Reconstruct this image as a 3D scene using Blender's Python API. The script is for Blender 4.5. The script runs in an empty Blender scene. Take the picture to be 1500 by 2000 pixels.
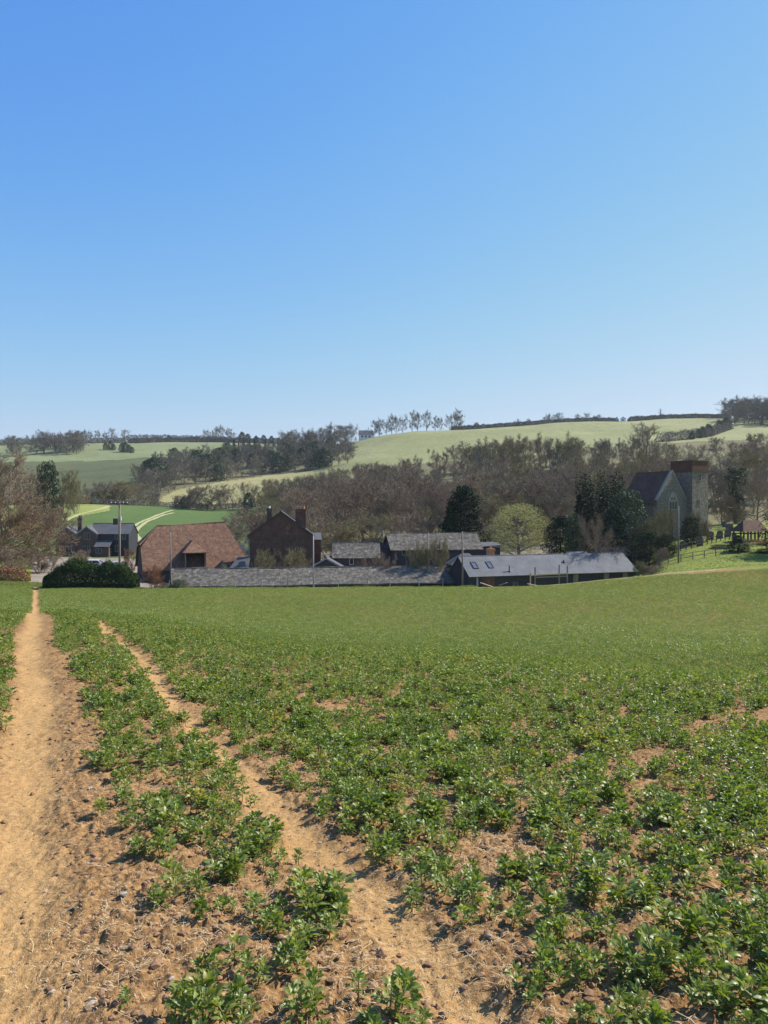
import bpy, math, random
import numpy as np
from mathutils import Vector, Matrix, Euler

R = math.radians
scene = bpy.context.scene
COL = scene.collection

# ------------------------------------------------------------------ camera
EYE = 1.6
FPX = 1444.0                     # focal length in pixels of the 1500 x 2000 photograph
cam_data = bpy.data.cameras.new("camera")
cam = bpy.data.objects.new("camera", cam_data)
COL.objects.link(cam)
cam_data.sensor_fit = 'VERTICAL'
cam_data.sensor_height = 36.0
cam_data.lens = 36.0 * FPX / 2000.0
cam_data.clip_start = 0.05
cam_data.clip_end = 20000
cam.location = (0, 0, EYE)
cam.rotation_euler = (R(90), 0, 0)
scene.camera = cam

# ------------------------------------------------------------------ sky and sun
SUN_EL, SUN_AZ = R(42), R(64)    # azimuth measured from the view direction (+Y) towards +X
world = bpy.data.worlds.new("World")
scene.world = world
world.use_nodes = True
wn = world.node_tree.nodes
bg = wn["Background"]
sky = wn.new("ShaderNodeTexSky")
sky.sky_type = 'NISHITA'
sky.sun_disc = False
sky.sun_elevation = SUN_EL
sky.sun_rotation = SUN_AZ
sky.altitude = 0
sky.air_density = 1.0
sky.dust_density = 0.1
sky.ozone_density = 3.0
# the camera's tone response on the sky: highlights roll off channel by channel
sc1 = wn.new("ShaderNodeVectorMath"); sc1.operation = 'SCALE'; sc1.inputs["Scale"].default_value = 0.1
cv = wn.new("ShaderNodeRGBCurve")
for ch, pts_ in ((0, [(.10, .094), (.17, .205), (.27, .365), (.40, .53), (1, .95)]),
                 (1, [(.10, .19), (.18, .315), (.28, .465), (.42, .60), (.64, .71), (1, .88)]),
                 (2, [(.10, .42), (.29, .765), (.45, .845), (.65, .83), (1, .90)])):
    c_ = cv.mapping.curves[ch]
    c_.points[0].location = (0, 0); c_.points[-1].location = pts_[-1]
    for q_ in pts_[:-1]:
        c_.points.new(*q_)
cv.mapping.update()
sc2 = wn.new("ShaderNodeVectorMath"); sc2.operation = 'SCALE'; sc2.inputs["Scale"].default_value = 4.73
world.node_tree.links.new(sky.outputs[0], sc1.inputs[0])
world.node_tree.links.new(sc1.outputs[0], cv.inputs["Color"])
world.node_tree.links.new(cv.outputs[0], sc2.inputs[0])
world.node_tree.links.new(sc2.outputs[0], bg.inputs[0])
bg.inputs[1].default_value = 0.13

sun_data = bpy.data.lights.new("sun", 'SUN')
sun_data.energy = 5.0
sun_data.angle = R(0.5)
sun_data.color = (1.0, 0.94, 0.84)
sun = bpy.data.objects.new("sun", sun_data)
COL.objects.link(sun)
SDIR = Vector((math.sin(SUN_AZ) * math.cos(SUN_EL), math.cos(SUN_AZ) * math.cos(SUN_EL), math.sin(SUN_EL)))
sun.rotation_euler = SDIR.to_track_quat('Z', 'Y').to_euler()
sun.location = SDIR * 300

vs = scene.view_settings
vs.view_transform = 'Standard'
vs.look = 'None'
vs.exposure = 0.7
vs.gamma = 1.0
vs.use_curve_mapping = False
scene.cycles.max_bounces = 8
scene.cycles.transparent_max_bounces = 8
scene.cycles.volume_bounces = 0

# ------------------------------------------------------------------ noise helpers
def _hash(ix, iy, seed):
    h = (ix.astype(np.int64) * 374761393 + iy.astype(np.int64) * 668265263 + seed * 1442695040) & 0xFFFFFFFF
    h = ((h ^ (h >> 13)) * 1274126177) & 0xFFFFFFFF
    h = h ^ (h >> 16)
    return (h & 0xFFFFFF) / float(0xFFFFFF)

def vnoise(x, y, seed=0):
    x = np.asarray(x, float); y = np.asarray(y, float)
    ix = np.floor(x); iy = np.floor(y)
    fx = x - ix; fy = y - iy
    fx = fx * fx * fx * (fx * (fx * 6 - 15) + 10); fy = fy * fy * fy * (fy * (fy * 6 - 15) + 10)
    a = _hash(ix, iy, seed); b = _hash(ix + 1, iy, seed)
    c = _hash(ix, iy + 1, seed); d = _hash(ix + 1, iy + 1, seed)
    return (a * (1 - fx) + b * fx) * (1 - fy) + (c * (1 - fx) + d * fx) * fy

def fbm(x, y, seed=0, octaves=4):
    s = 0.0; a = 0.5; t = 0.0
    for k in range(octaves):
        s = s + a * vnoise(x * 2 ** k + 17.3 * k, y * 2 ** k - 9.1 * k, seed + k)
        t += a; a *= 0.5
    return s / t

def sstep(a, b, x):
    t = np.clip((x - a) / (b - a), 0, 1)
    return t * t * (3 - 2 * t)

# ------------------------------------------------------------------ materials
def new_mat(name):
    m = bpy.data.materials.new(name)
    m.use_nodes = True
    nt = m.node_tree
    return m, nt, nt.nodes["Principled BSDF"]

def N(nt, kind, **kw):
    n = nt.nodes.new(kind)
    for k, v in kw.items():
        setattr(n, k, v)
    return n

def ramp(nt, fac, stops):
    r = N(nt, "ShaderNodeValToRGB")
    el = r.color_ramp.elements
    while len(el) > 1:
        el.remove(el[-1])
    el[0].position = stops[0][0]; el[0].color = (*stops[0][1], 1)
    for p, c in stops[1:]:
        e = el.new(p); e.color = (*c, 1)
    nt.links.new(fac, r.inputs[0])
    return r.outputs[0]

def noise(nt, vec, scale, detail=4, rough=0.6, distortion=0.0):
    n = N(nt, "ShaderNodeTexNoise")
    n.inputs["Scale"].default_value = scale
    n.inputs["Detail"].default_value = detail
    n.inputs["Roughness"].default_value = rough
    n.inputs["Distortion"].default_value = distortion
    if vec is not None:
        nt.links.new(vec, n.inputs["Vector"])
    return n.outputs["Fac"]

def mixc(nt, fac, a, b, mode='MIX'):
    m = N(nt, "ShaderNodeMix", data_type='RGBA', blend_type=mode)
    for sock, val in ((m.inputs[0], fac), (m.inputs[6], a), (m.inputs[7], b)):
        if hasattr(val, "is_linked"):
            nt.links.new(val, sock)
        elif isinstance(val, (int, float)):
            sock.default_value = val
        else:
            sock.default_value = (*val, 1)
    return m.outputs[2]

def bump(nt, b, height, strength, distance):
    n = N(nt, "ShaderNodeBump")
    n.inputs["Strength"].default_value = strength
    n.inputs["Distance"].default_value = distance
    nt.links.new(height, n.inputs["Height"])
    nt.links.new(n.outputs[0], b.inputs["Normal"])

def coords(nt, which="Object"):
    return N(nt, "ShaderNodeTexCoord").outputs[which]

def world_pos(nt):
    return N(nt, "ShaderNodeNewGeometry").outputs["Position"]

def surf(name, stops, scale, rough=0.8, detail=5, bump_s=0.4, bump_d=0.03, bump_scale=None, use_world=False,
         fine=None, spec=0.3, stretch=None):
    """A surface whose colour wanders through `stops` by noise, with a fine second noise and a little relief."""
    m, nt, b = new_mat(name)
    v = world_pos(nt) if use_world else coords(nt)
    if stretch:
        mp = N(nt, "ShaderNodeMapping"); mp.inputs["Scale"].default_value = stretch
        nt.links.new(v, mp.inputs["Vector"]); v = mp.outputs[0]
    n1 = noise(nt, v, scale, detail, 0.65)
    c = ramp(nt, n1, stops)
    if fine:
        n2 = noise(nt, v, fine[0], 3, 0.7)
        c = mixc(nt, fine[2], c, ramp(nt, n2, [(0.35, (fine[1],) * 3), (0.65, (1, 1, 1))]), 'MULTIPLY')
    nt.links.new(c, b.inputs["Base Color"])
    b.inputs["Roughness"].default_value = rough
    b.inputs["Specular IOR Level"].default_value = spec
    if bump_s:
        bump(nt, b, noise(nt, v, bump_scale or scale * 4, 4, 0.6), bump_s, bump_d)
    return m

def veg(name, c1, c2, rough=0.6, spec=0.25, trans=0.0, tcol=None):
    """Foliage or twigs: colour differs from one object (or instanced copy) to the next and along the plant."""
    m, nt, b = new_mat(name)
    oi = N(nt, "ShaderNodeObjectInfo")
    n1 = noise(nt, coords(nt), 1.3, 3, 0.7)
    c = mixc(nt, oi.outputs["Random"], c1, c2)
    c = mixc(nt, 0.75, c, ramp(nt, n1, [(0.3, (0.6, 0.6, 0.6)), (0.7, (1.3, 1.3, 1.25))]), 'MULTIPLY')
    nt.links.new(c, b.inputs["Base Color"])
    b.inputs["Roughness"].default_value = rough
    b.inputs["Specular IOR Level"].default_value = spec
    if trans:
        t = N(nt, "ShaderNodeBsdfTranslucent")
        tc = mixc(nt, 1.0, c, tcol or (1.5, 1.9, 0.7), 'MULTIPLY')
        nt.links.new(tc, t.inputs[0])
        ms = N(nt, "ShaderNodeMixShader"); ms.inputs[0].default_value = trans
        nt.links.new(b.outputs[0], ms.inputs[1]); nt.links.new(t.outputs[0], ms.inputs[2])
        nt.links.new(ms.outputs[0], nt.nodes["Material Output"].inputs[0])
    return m

M = {}
# field soil: worn (trodden) soil is paler and smoother, where the attribute "wear" is high
def soil_mat():
    m, nt, b = new_mat("field_soil")
    v = world_pos(nt)
    at = N(nt, "ShaderNodeAttribute"); at.attribute_name = "wear"
    n1 = noise(nt, v, 2.2, 6, 0.7)
    n2 = noise(nt, v, 34.0, 5, 0.7)
    n3 = noise(nt, v, 140.0, 3, 0.6)
    loose = ramp(nt, n2, [(0.28, (0.100, 0.051, 0.022)), (0.48, (0.248, 0.142, 0.060)), (0.62, (0.36, 0.22, 0.10)), (0.76, (0.50, 0.35, 0.19))])
    loose = mixc(nt, 0.5, loose, ramp(nt, n1, [(0.3, (0.72, 0.68, 0.66)), (0.7, (1.18, 1.15, 1.1))]), 'MULTIPLY')
    worn = ramp(nt, n2, [(0.25, (0.28, 0.160, 0.066)), (0.5, (0.43, 0.262, 0.108)), (0.75, (0.53, 0.35, 0.165))])
    worn = mixc(nt, 0.6, worn, ramp(nt, n1, [(0.3, (0.8, 0.76, 0.72)), (0.7, (1.08, 1.06, 1.04))]), 'MULTIPLY')
    c = mixc(nt, at.outputs["Fac"], loose, worn)
    nt.links.new(c, b.inputs["Base Color"])
    b.inputs["Roughness"].default_value = 0.95
    b.inputs["Specular IOR Level"].default_value = 0.1
    add = N(nt, "ShaderNodeMath", operation='MULTIPLY_ADD')
    add.inputs[1].default_value = 0.35
    nt.links.new(n3, add.inputs[0]); nt.links.new(n2, add.inputs[2])
    bump(nt, b, add.outputs[0], 0.75, 0.02)
    return m
M['soil'] = soil_mat()

def grass_mat(name, stops, patch=0.12, fine=2.5):
    m, nt, b = new_mat(name)
    v = world_pos(nt)
    c = ramp(nt, noise(nt, v, patch, 6, 0.7), stops)
    c = mixc(nt, 0.8, c, ramp(nt, noise(nt, v, fine, 4, 0.75), [(0.3, (0.62, 0.64, 0.6)), (0.7, (1.25, 1.22, 1.2))]), 'MULTIPLY')
    nt.links.new(c, b.inputs["Base Color"])
    b.inputs["Roughness"].default_value = 0.9
    b.inputs["Specular IOR Level"].default_value = 0.1
    bump(nt, b, noise(nt, v, fine * 1.3, 5, 0.7), 0.6, 0.25)
    return m
M['margin'] = grass_mat("margin_grass", [(0.3, (0.13, 0.19, 0.05)), (0.55, (0.19, 0.25, 0.07)), (0.75, (0.30, 0.29, 0.12))], 0.5, 4)
M['yard'] = surf("yard_earth", [(0.3, (0.20, 0.16, 0.12)), (0.7, (0.33, 0.28, 0.22))], 0.5, 0.95, use_world=True, fine=(6, 0.6, 0.6))
M['dry'] = grass_mat("dry_verge", [(0.3, (0.19, 0.19, 0.07)), (0.5, (0.31, 0.25, 0.12)), (0.7, (0.42, 0.33, 0.18))], 0.5, 3)
M['lawn'] = grass_mat("churchyard_turf", [(0.3, (0.15, 0.185, 0.036)), (0.6, (0.215, 0.24, 0.05)), (0.8, (0.27, 0.27, 0.08))], 0.25, 3)
M['crop'] = grass_mat("green_crop", [(0.3, (0.082, 0.130, 0.036)), (0.7, (0.112, 0.160, 0.046))], 0.04, 1.2)
M['headland'] = grass_mat("headland_grass", [(0.3, (0.20, 0.24, 0.06)), (0.7, (0.29, 0.30, 0.09))], 0.06, 1)
M['pale'] = grass_mat("pale_pasture", [(0.3, (0.27, 0.25, 0.11)), (0.7, (0.35, 0.32, 0.15))], 0.03, 0.6)
M['pasture'] = grass_mat("hill_pasture", [(0.3, (0.215, 0.225, 0.095)), (0.5, (0.255, 0.258, 0.115)), (0.7, (0.31, 0.30, 0.145))], 0.02, 0.35)
M['upper'] = grass_mat("upper_pasture", [(0.3, (0.175, 0.205, 0.09)), (0.7, (0.235, 0.25, 0.12))], 0.02, 0.35)
M['rough'] = grass_mat("rough_slope", [(0.3, (0.085, 0.098, 0.042)), (0.7, (0.125, 0.135, 0.058))], 0.03, 0.4)
M['floor'] = grass_mat("wood_floor", [(0.3, (0.13, 0.115, 0.06)), (0.7, (0.20, 0.18, 0.085))], 0.08, 0.8)
M['chalk'] = grass_mat("chalk_track", [(0.3, (0.36, 0.35, 0.16)), (0.7, (0.50, 0.47, 0.26))], 0.3, 2)

# vegetation
def bean_mat():
    m, nt, b = new_mat("bean_leaf")
    oi = N(nt, "ShaderNodeObjectInfo")
    c = ramp(nt, oi.outputs["Random"], [(0.0, (0.125, 0.185, 0.038)), (0.45, (0.175, 0.230, 0.048)), (0.85, (0.235, 0.280, 0.075)), (0.95, (0.25, 0.27, 0.08)), (1.0, (0.33, 0.29, 0.08))])
    c = mixc(nt, 0.6, c, ramp(nt, noise(nt, world_pos(nt), 26.0, 2, 0.6), [(0.3, (0.72, 0.72, 0.70)), (0.7, (1.25, 1.22, 1.2))]), 'MULTIPLY')
    nt.links.new(c, b.inputs["Base Color"])
    b.inputs["Roughness"].default_value = 0.42
    b.inputs["Specular IOR Level"].default_value = 0.4
    t = N(nt, "ShaderNodeBsdfTranslucent")
    nt.links.new(mixc(nt, 1.0, c, (1.45, 1.5, 0.5), 'MULTIPLY'), t.inputs[0])
    ms = N(nt, "ShaderNodeMixShader"); ms.inputs[0].default_value = 0.36
    nt.links.new(b.outputs[0], ms.inputs[1]); nt.links.new(t.outputs[0], ms.inputs[2])
    nt.links.new(ms.outputs[0], nt.nodes["Material Output"].inputs[0])
    return m
M['bean'] = bean_mat()
M['bean_stem'] = veg("bean_stem", (0.16, 0.24, 0.06), (0.21, 0.27, 0.09), 0.5, 0.4)
M['straw'] = veg("straw", (0.40, 0.28, 0.15), (0.56, 0.43, 0.26), 0.75, 0.2)
M['stone'] = surf("flint", [(0.3, (0.30, 0.24, 0.17)), (0.6, (0.42, 0.36, 0.28)), (0.8, (0.52, 0.47, 0.40))], 40, 0.6, bump_d=0.004)
M['clod'] = surf("clod", [(0.3, (0.17, 0.095, 0.05)), (0.7, (0.34, 0.205, 0.115))], 60, 0.95, bump_d=0.004, use_world=True)
M['bark'] = veg("bark", (0.16, 0.135, 0.105), (0.24, 0.205, 0.165), 0.9, 0.1)
M['bark_pale'] = veg("bark_pale", (0.30, 0.27, 0.22), (0.38, 0.34, 0.27), 0.9, 0.1)
M['twig_brown'] = veg("twig_brown", (0.215, 0.158, 0.112), (0.28, 0.208, 0.148), 0.85, 0.1)
M['twig_grey'] = veg("twig_grey", (0.20, 0.165, 0.120), (0.26, 0.218, 0.158), 0.85, 0.1)
M['twig_olive'] = veg("twig_olive", (0.215, 0.185, 0.092), (0.27, 0.225, 0.118), 0.85, 0.1)
M['twig_umber'] = veg("twig_umber", (0.19, 0.132, 0.082), (0.24, 0.165, 0.10), 0.85, 0.1)
M['twig_rust'] = veg("twig_rust", (0.25, 0.125, 0.07), (0.32, 0.16, 0.09), 0.85, 0.1)
M['twig_far'] = veg("twig_far", (0.155, 0.14, 0.11), (0.215, 0.19, 0.145), 0.9, 0.05)
M['willow'] = veg("willow_bud", (0.34, 0.33, 0.155), (0.35, 0.34, 0.16), 0.75, 0.15, 0.3, (1.2, 1.25, 0.7))
M['yew'] = veg("yew_leaf", (0.020, 0.036, 0.016), (0.032, 0.052, 0.022), 0.8, 0.12)
M['holly'] = veg("holly_leaf", (0.055, 0.080, 0.035), (0.085, 0.110, 0.05), 0.7, 0.2)
M['far_green'] = veg("far_evergreen", (0.06, 0.075, 0.04), (0.09, 0.10, 0.055), 0.8, 0.1)
M['hedge'] = veg("hedge_leaf", (0.034, 0.060, 0.016), (0.040, 0.066, 0.020), 0.75, 0.15, 0.08)
M['bush'] = veg("bush_leaf", (0.15, 0.16, 0.06), (0.21, 0.21, 0.09), 0.7, 0.2, 0.1)
M['turf'] = veg("grass_blade", (0.19, 0.22, 0.055), (0.28, 0.28, 0.09), 0.6, 0.2, 0.2)

# buildings
M['clay'] = surf("clay_tile", [(0.25, (0.110, 0.060, 0.040)), (0.5, (0.215, 0.115, 0.070)), (0.75, (0.34, 0.205, 0.13))], 1.8, 0.9, 9, 0.6, 0.06, 6, fine=(6, 0.5, 0.95))
M['clay_dark'] = surf("church_tile", [(0.25, (0.085, 0.044, 0.030)), (0.5, (0.135, 0.070, 0.045)), (0.75, (0.19, 0.108, 0.072))], 0.9, 0.9, 8, 0.5, 0.05, 6, fine=(7, 0.62, 0.9))
M['slate_old'] = surf("weathered_slate", [(0.32, (0.085, 0.075, 0.064)), (0.46, (0.14, 0.124, 0.104)), (0.55, (0.19, 0.168, 0.138)), (0.70, (0.36, 0.325, 0.26))], 2.2, 0.9, 9, 0.5, 0.04, 6, fine=(4.5, 0.55, 0.9), spec=0.08)
M['slate_blue'] = surf("blue_slate", [(0.3, (0.11, 0.114, 0.122)), (0.5, (0.138, 0.142, 0.150)), (0.7, (0.172, 0.176, 0.182))], 0.8, 0.8, 6, 0.3, 0.02, 6, fine=(6, 0.8, 0.8), spec=0.2)
M['slate_dark'] = surf("dark_slate", [(0.3, (0.075, 0.075, 0.08)), (0.7, (0.12, 0.12, 0.125))], 0.8, 0.7, 6, 0.4, 0.03, 6, fine=(6, 0.7, 0.8))
M['brick'] = surf("old_brick", [(0.3, (0.11, 0.060, 0.045)), (0.55, (0.165, 0.090, 0.064)), (0.75, (0.23, 0.145, 0.11))], 1.2, 0.9, 8, 0.4, 0.02, 9, fine=(9, 0.6, 0.8))
M['brick_dark'] = surf("grey_brick", [(0.3, (0.085, 0.062, 0.05)), (0.7, (0.15, 0.11, 0.088))], 1.2, 0.9, 8, 0.4, 0.02, 9, fine=(9, 0.6, 0.8))
M['brick_orange'] = surf("orange_brick", [(0.3, (0.42, 0.18, 0.08)), (0.7, (0.55, 0.27, 0.13))], 3, 0.9)
M['flint_wall'] = surf("flint_rubble", [(0.30, (0.10, 0.086, 0.066)), (0.5, (0.215, 0.185, 0.14)), (0.68, (0.39, 0.335, 0.255))], 3.2, 0.9, 8, 0.7, 0.06, 7, fine=(9, 0.6, 0.8))
M['ashlar'] = surf("dressed_stone", [(0.3, (0.25, 0.22, 0.17)), (0.7, (0.35, 0.31, 0.245))], 2, 0.85)
M['boards'] = surf("black_weatherboard", [(0.3, (0.020, 0.021, 0.028)), (0.7, (0.042, 0.044, 0.055))], 1.2, 0.6, 5, 0.5, 0.03, 5, stretch=(1, 1, 6))
M['timber'] = surf("weathered_timber", [(0.3, (0.17, 0.13, 0.10)), (0.7, (0.30, 0.245, 0.19))], 3, 0.85, 6, 0.4, 0.01, 12, stretch=(1, 1, 0.2))
M['timber_dark'] = surf("dark_timber", [(0.3, (0.06, 0.048, 0.04)), (0.7, (0.11, 0.09, 0.075))], 3, 0.85, 6, 0.4, 0.01, 12, stretch=(1, 1, 0.2))
M['timber_new'] = surf("fresh_timber", [(0.3, (0.40, 0.29, 0.17)), (0.7, (0.55, 0.42, 0.27))], 3, 0.75)
M['pole'] = surf("pole_timber", [(0.3, (0.14, 0.11, 0.095)), (0.7, (0.25, 0.205, 0.175))], 3, 0.85, 6, 0.4, 0.01, 12, stretch=(1, 1, 0.15))
M['pole_grey'] = surf("pole_grey", [(0.3, (0.32, 0.30, 0.275)), (0.7, (0.45, 0.425, 0.39))], 3, 0.85, 6, 0.4, 0.01, 12, stretch=(1, 1, 0.15))
M['white'] = surf("white_paint", [(0.3, (0.70, 0.69, 0.66)), (0.7, (0.80, 0.79, 0.77))], 3, 0.6, bump_s=0.1)
M['lead'] = surf("lead_grey", [(0.3, (0.25, 0.26, 0.28)), (0.7, (0.36, 0.37, 0.39))], 3, 0.5)
M['metal'] = surf("galvanised", [(0.3, (0.30, 0.31, 0.32)), (0.7, (0.42, 0.43, 0.44))], 6, 0.45)
M['terracotta'] = surf("terracotta", [(0.3, (0.45, 0.21, 0.12)), (0.7, (0.56, 0.29, 0.18))], 5, 0.85)
M['gravestone'] = surf("gravestone", [(0.3, (0.08, 0.075, 0.065)), (0.7, (0.16, 0.15, 0.13))], 3, 0.9, fine=(12, 0.6, 0.8))
M['rubber'] = surf("tyre_rubber", [(0.3, (0.02, 0.02, 0.02)), (0.7, (0.035, 0.035, 0.035))], 10, 0.8)
def glass_mat(name, col, rough):
    m, nt, b = new_mat(name)
    b.inputs["Base Color"].default_value = (*col, 1)
    b.inputs["Roughness"].default_value = rough
    b.inputs["Specular IOR Level"].default_value = 0.6
    return m
M['glass'] = glass_mat("window_glass", (0.03, 0.035, 0.042), 0.08)
M['glass_sky'] = glass_mat("rooflight_glass", (0.10, 0.13, 0.18), 0.05)
M['dark'] = glass_mat("dark_interior", (0.012, 0.011, 0.010), 0.9)
M['car_white'] = glass_mat("car_paint_white", (0.75, 0.75, 0.74), 0.25)
M['car_silver'] = glass_mat("car_paint_silver", (0.48, 0.50, 0.53), 0.25)

# ------------------------------------------------------------------ mesh helpers
def raw_mesh(name, co, faces_flat, starts, totals, mat, smooth=True):
    me = bpy.data.meshes.new(name)
    co = np.asarray(co, np.float32)
    me.vertices.add(len(co)); me.vertices.foreach_set("co", co.ravel())
    me.loops.add(len(faces_flat)); me.loops.foreach_set("vertex_index", np.asarray(faces_flat, np.int32))
    me.polygons.add(len(starts))
    me.polygons.foreach_set("loop_start", np.asarray(starts, np.int32))
    me.polygons.foreach_set("loop_total", np.asarray(totals, np.int32))
    me.polygons.foreach_set("use_smooth", np.full(len(starts), smooth))
    if mat is not None:
        me.materials.append(mat)
    me.update(calc_edges=True)
    return me

def uniform_mesh(name, co, faces, mat, smooth=True):
    faces = np.asarray(faces, np.int32)
    k = faces.shape[1]
    return raw_mesh(name, co, faces.ravel(), np.arange(len(faces)) * k, np.full(len(faces), k), mat, smooth)

def link(name, me, parent=None):
    o = bpy.data.objects.new(name, me)
    COL.objects.link(o)
    if parent is not None:
        o.parent = parent
    return o

def tag(o, label=None, cat=None, group=None, kind=None):
    if label: o['label'] = label
    if cat: o['category'] = cat
    if group: o['group'] = group
    if kind: o['kind'] = kind
    return o

def empty(name, loc, rz=0.0, label=None, cat=None, group=None):
    o = bpy.data.objects.new(name, None)
    o.empty_display_size = 0.3
    COL.objects.link(o)
    o.location = loc; o.rotation_euler = (0, 0, rz)
    return tag(o, label, cat, group)

class MB:
    """Collects boxes, prisms and tubes into ONE mesh."""
    def __init__(s):
        s.v = []; s.f = []
    def add(s, vs_, fs):
        n = len(s.v); s.v += [tuple(p) for p in vs_]; s.f += [tuple(i + n for i in f) for f in fs]
        return s
    def box(s, x0, x1, y0, y1, z0, z1):
        return s.add([(x0, y0, z0), (x1, y0, z0), (x1, y1, z0), (x0, y1, z0), (x0, y0, z1), (x1, y0, z1), (x1, y1, z1), (x0, y1, z1)],
                     [(0, 3, 2, 1), (4, 5, 6, 7), (0, 1, 5, 4), (1, 2, 6, 5), (2, 3, 7, 6), (3, 0, 4, 7)])
    def prism(s, prof, axis, a, b):
        """profile of (h, z) points (anticlockwise seen from -axis side) extruded along x or y."""
        n = len(prof)
        P = (lambda h, z, t: (h, t, z)) if axis == 'y' else (lambda h, z, t: (t, h, z))
        vs_ = [P(h, z, a) for h, z in prof] + [P(h, z, b) for h, z in prof]
        fs = [tuple(range(n)), tuple(range(2 * n - 1, n - 1, -1))]
        fs += [(i, n + i, n + (i + 1) % n, (i + 1) % n) for i in range(n)]
        if axis == 'x':
            fs = [tuple(reversed(f)) for f in fs]
        return s.add(vs_, fs)
    def bar(s, p, q, w, h=None):
        p = Vector(p); q = Vector(q); d = (q - p).normalized(); h = h or w
        up = Vector((0, 0, 1)) if abs(d.z) < 0.9 else Vector((0, 1, 0))
        a = d.cross(up).normalized(); b = a.cross(d)
        vs_ = []
        for c in (p, q):
            for i, j in ((-1, -1), (1, -1), (1, 1), (-1, 1)):
                vs_.append(c + a * (i * w / 2) + b * (j * h / 2))
        return s.add(vs_, [(3, 2, 1, 0), (4, 5, 6, 7), (0, 1, 5, 4), (1, 2, 6, 5), (2, 3, 7, 6), (3, 0, 4, 7)])
    def tube(s, pts, rad, n=8):
        pts = [Vector(p) for p in pts]; m = len(pts); base = len(s.v)
        for i, p in enumerate(pts):
            d = (pts[min(i + 1, m - 1)] - pts[max(i - 1, 0)]).normalized()
            up = Vector((0, 0, 1)) if abs(d.z) < 0.9 else Vector((1, 0, 0))
            a = d.cross(up).normalized(); b = a.cross(d)
            for k in range(n):
                t = 2 * math.pi * k / n
                s.v.append(tuple(p + (a * math.cos(t) + b * math.sin(t)) * rad[i]))
        for i in range(m - 1):
            for k in range(n):
                s.f.append((base + i * n + k, base + i * n + (k + 1) % n, base + (i + 1) * n + (k + 1) % n, base + (i + 1) * n + k))
        s.f.append(tuple(base + k for k in reversed(range(n))))
        s.f.append(tuple(base + (m - 1) * n + k for k in range(n)))
        return s
    def sheet(s, p00, p10, p11, p01, nx, ny, th, amp, seed):
        """an uneven slab (a roof slope): a grid on top, moved by noise, a plain underside."""
        p00, p10, p11, p01 = map(Vector, (p00, p10, p11, p01))
        nrm = (p10 - p00).cross(p01 - p00).normalized()
        if nrm.z < 0: nrm = -nrm
        L = (p10 - p00).length; W = (p01 - p00).length
        base = len(s.v)
        for j in range(ny + 1):
            for i in range(nx + 1):
                a, b = i / nx, j / ny
                p = (p00 * (1 - a) + p10 * a) * (1 - b) + (p01 * (1 - a) + p11 * a) * b
                k = float(fbm(a * L * 0.35 + seed * 7.1, b * W * 0.6 + seed * 3.3, seed, 3)) - 0.5
                s.v.append(tuple(p + nrm * (th + k * amp * 2)))
        for q in (p00, p10, p11, p01):
            s.v.append(tuple(q))
        idx = lambda i, j: base + j * (nx + 1) + i
        for j in range(ny):
            for i in range(nx):
                s.f.append((idx(i, j), idx(i + 1, j), idx(i + 1, j + 1), idx(i, j + 1)))
        b0 = base + (nx + 1) * (ny + 1)
        s.f.append((b0 + 3, b0 + 2, b0 + 1, b0))
        s.f.append(tuple([b0, b0 + 1] + [idx(i, 0) for i in range(nx, -1, -1)]))
        s.f.append(tuple([b0 + 1, b0 + 2] + [idx(nx, j) for j in range(ny, -1, -1)]))
        s.f.append(tuple([b0 + 2, b0 + 3] + [idx(i, ny) for i in range(0, nx + 1)]))
        s.f.append(tuple([b0 + 3, b0] + [idx(0, j) for j in range(0, ny + 1)]))
        return s
    def mesh(s, name, mat, smooth=False):
        me = bpy.data.meshes.new(name)
        me.from_pydata(s.v, [], s.f)
        me.materials.append(mat)
        if smooth:
            me.polygons.foreach_set("use_smooth", [True] * len(me.polygons))
        me.update()
        return me
    def build(s, name, mat, parent=None, smooth=False):
        return link(name, s.mesh(name, mat, smooth), parent)

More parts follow.
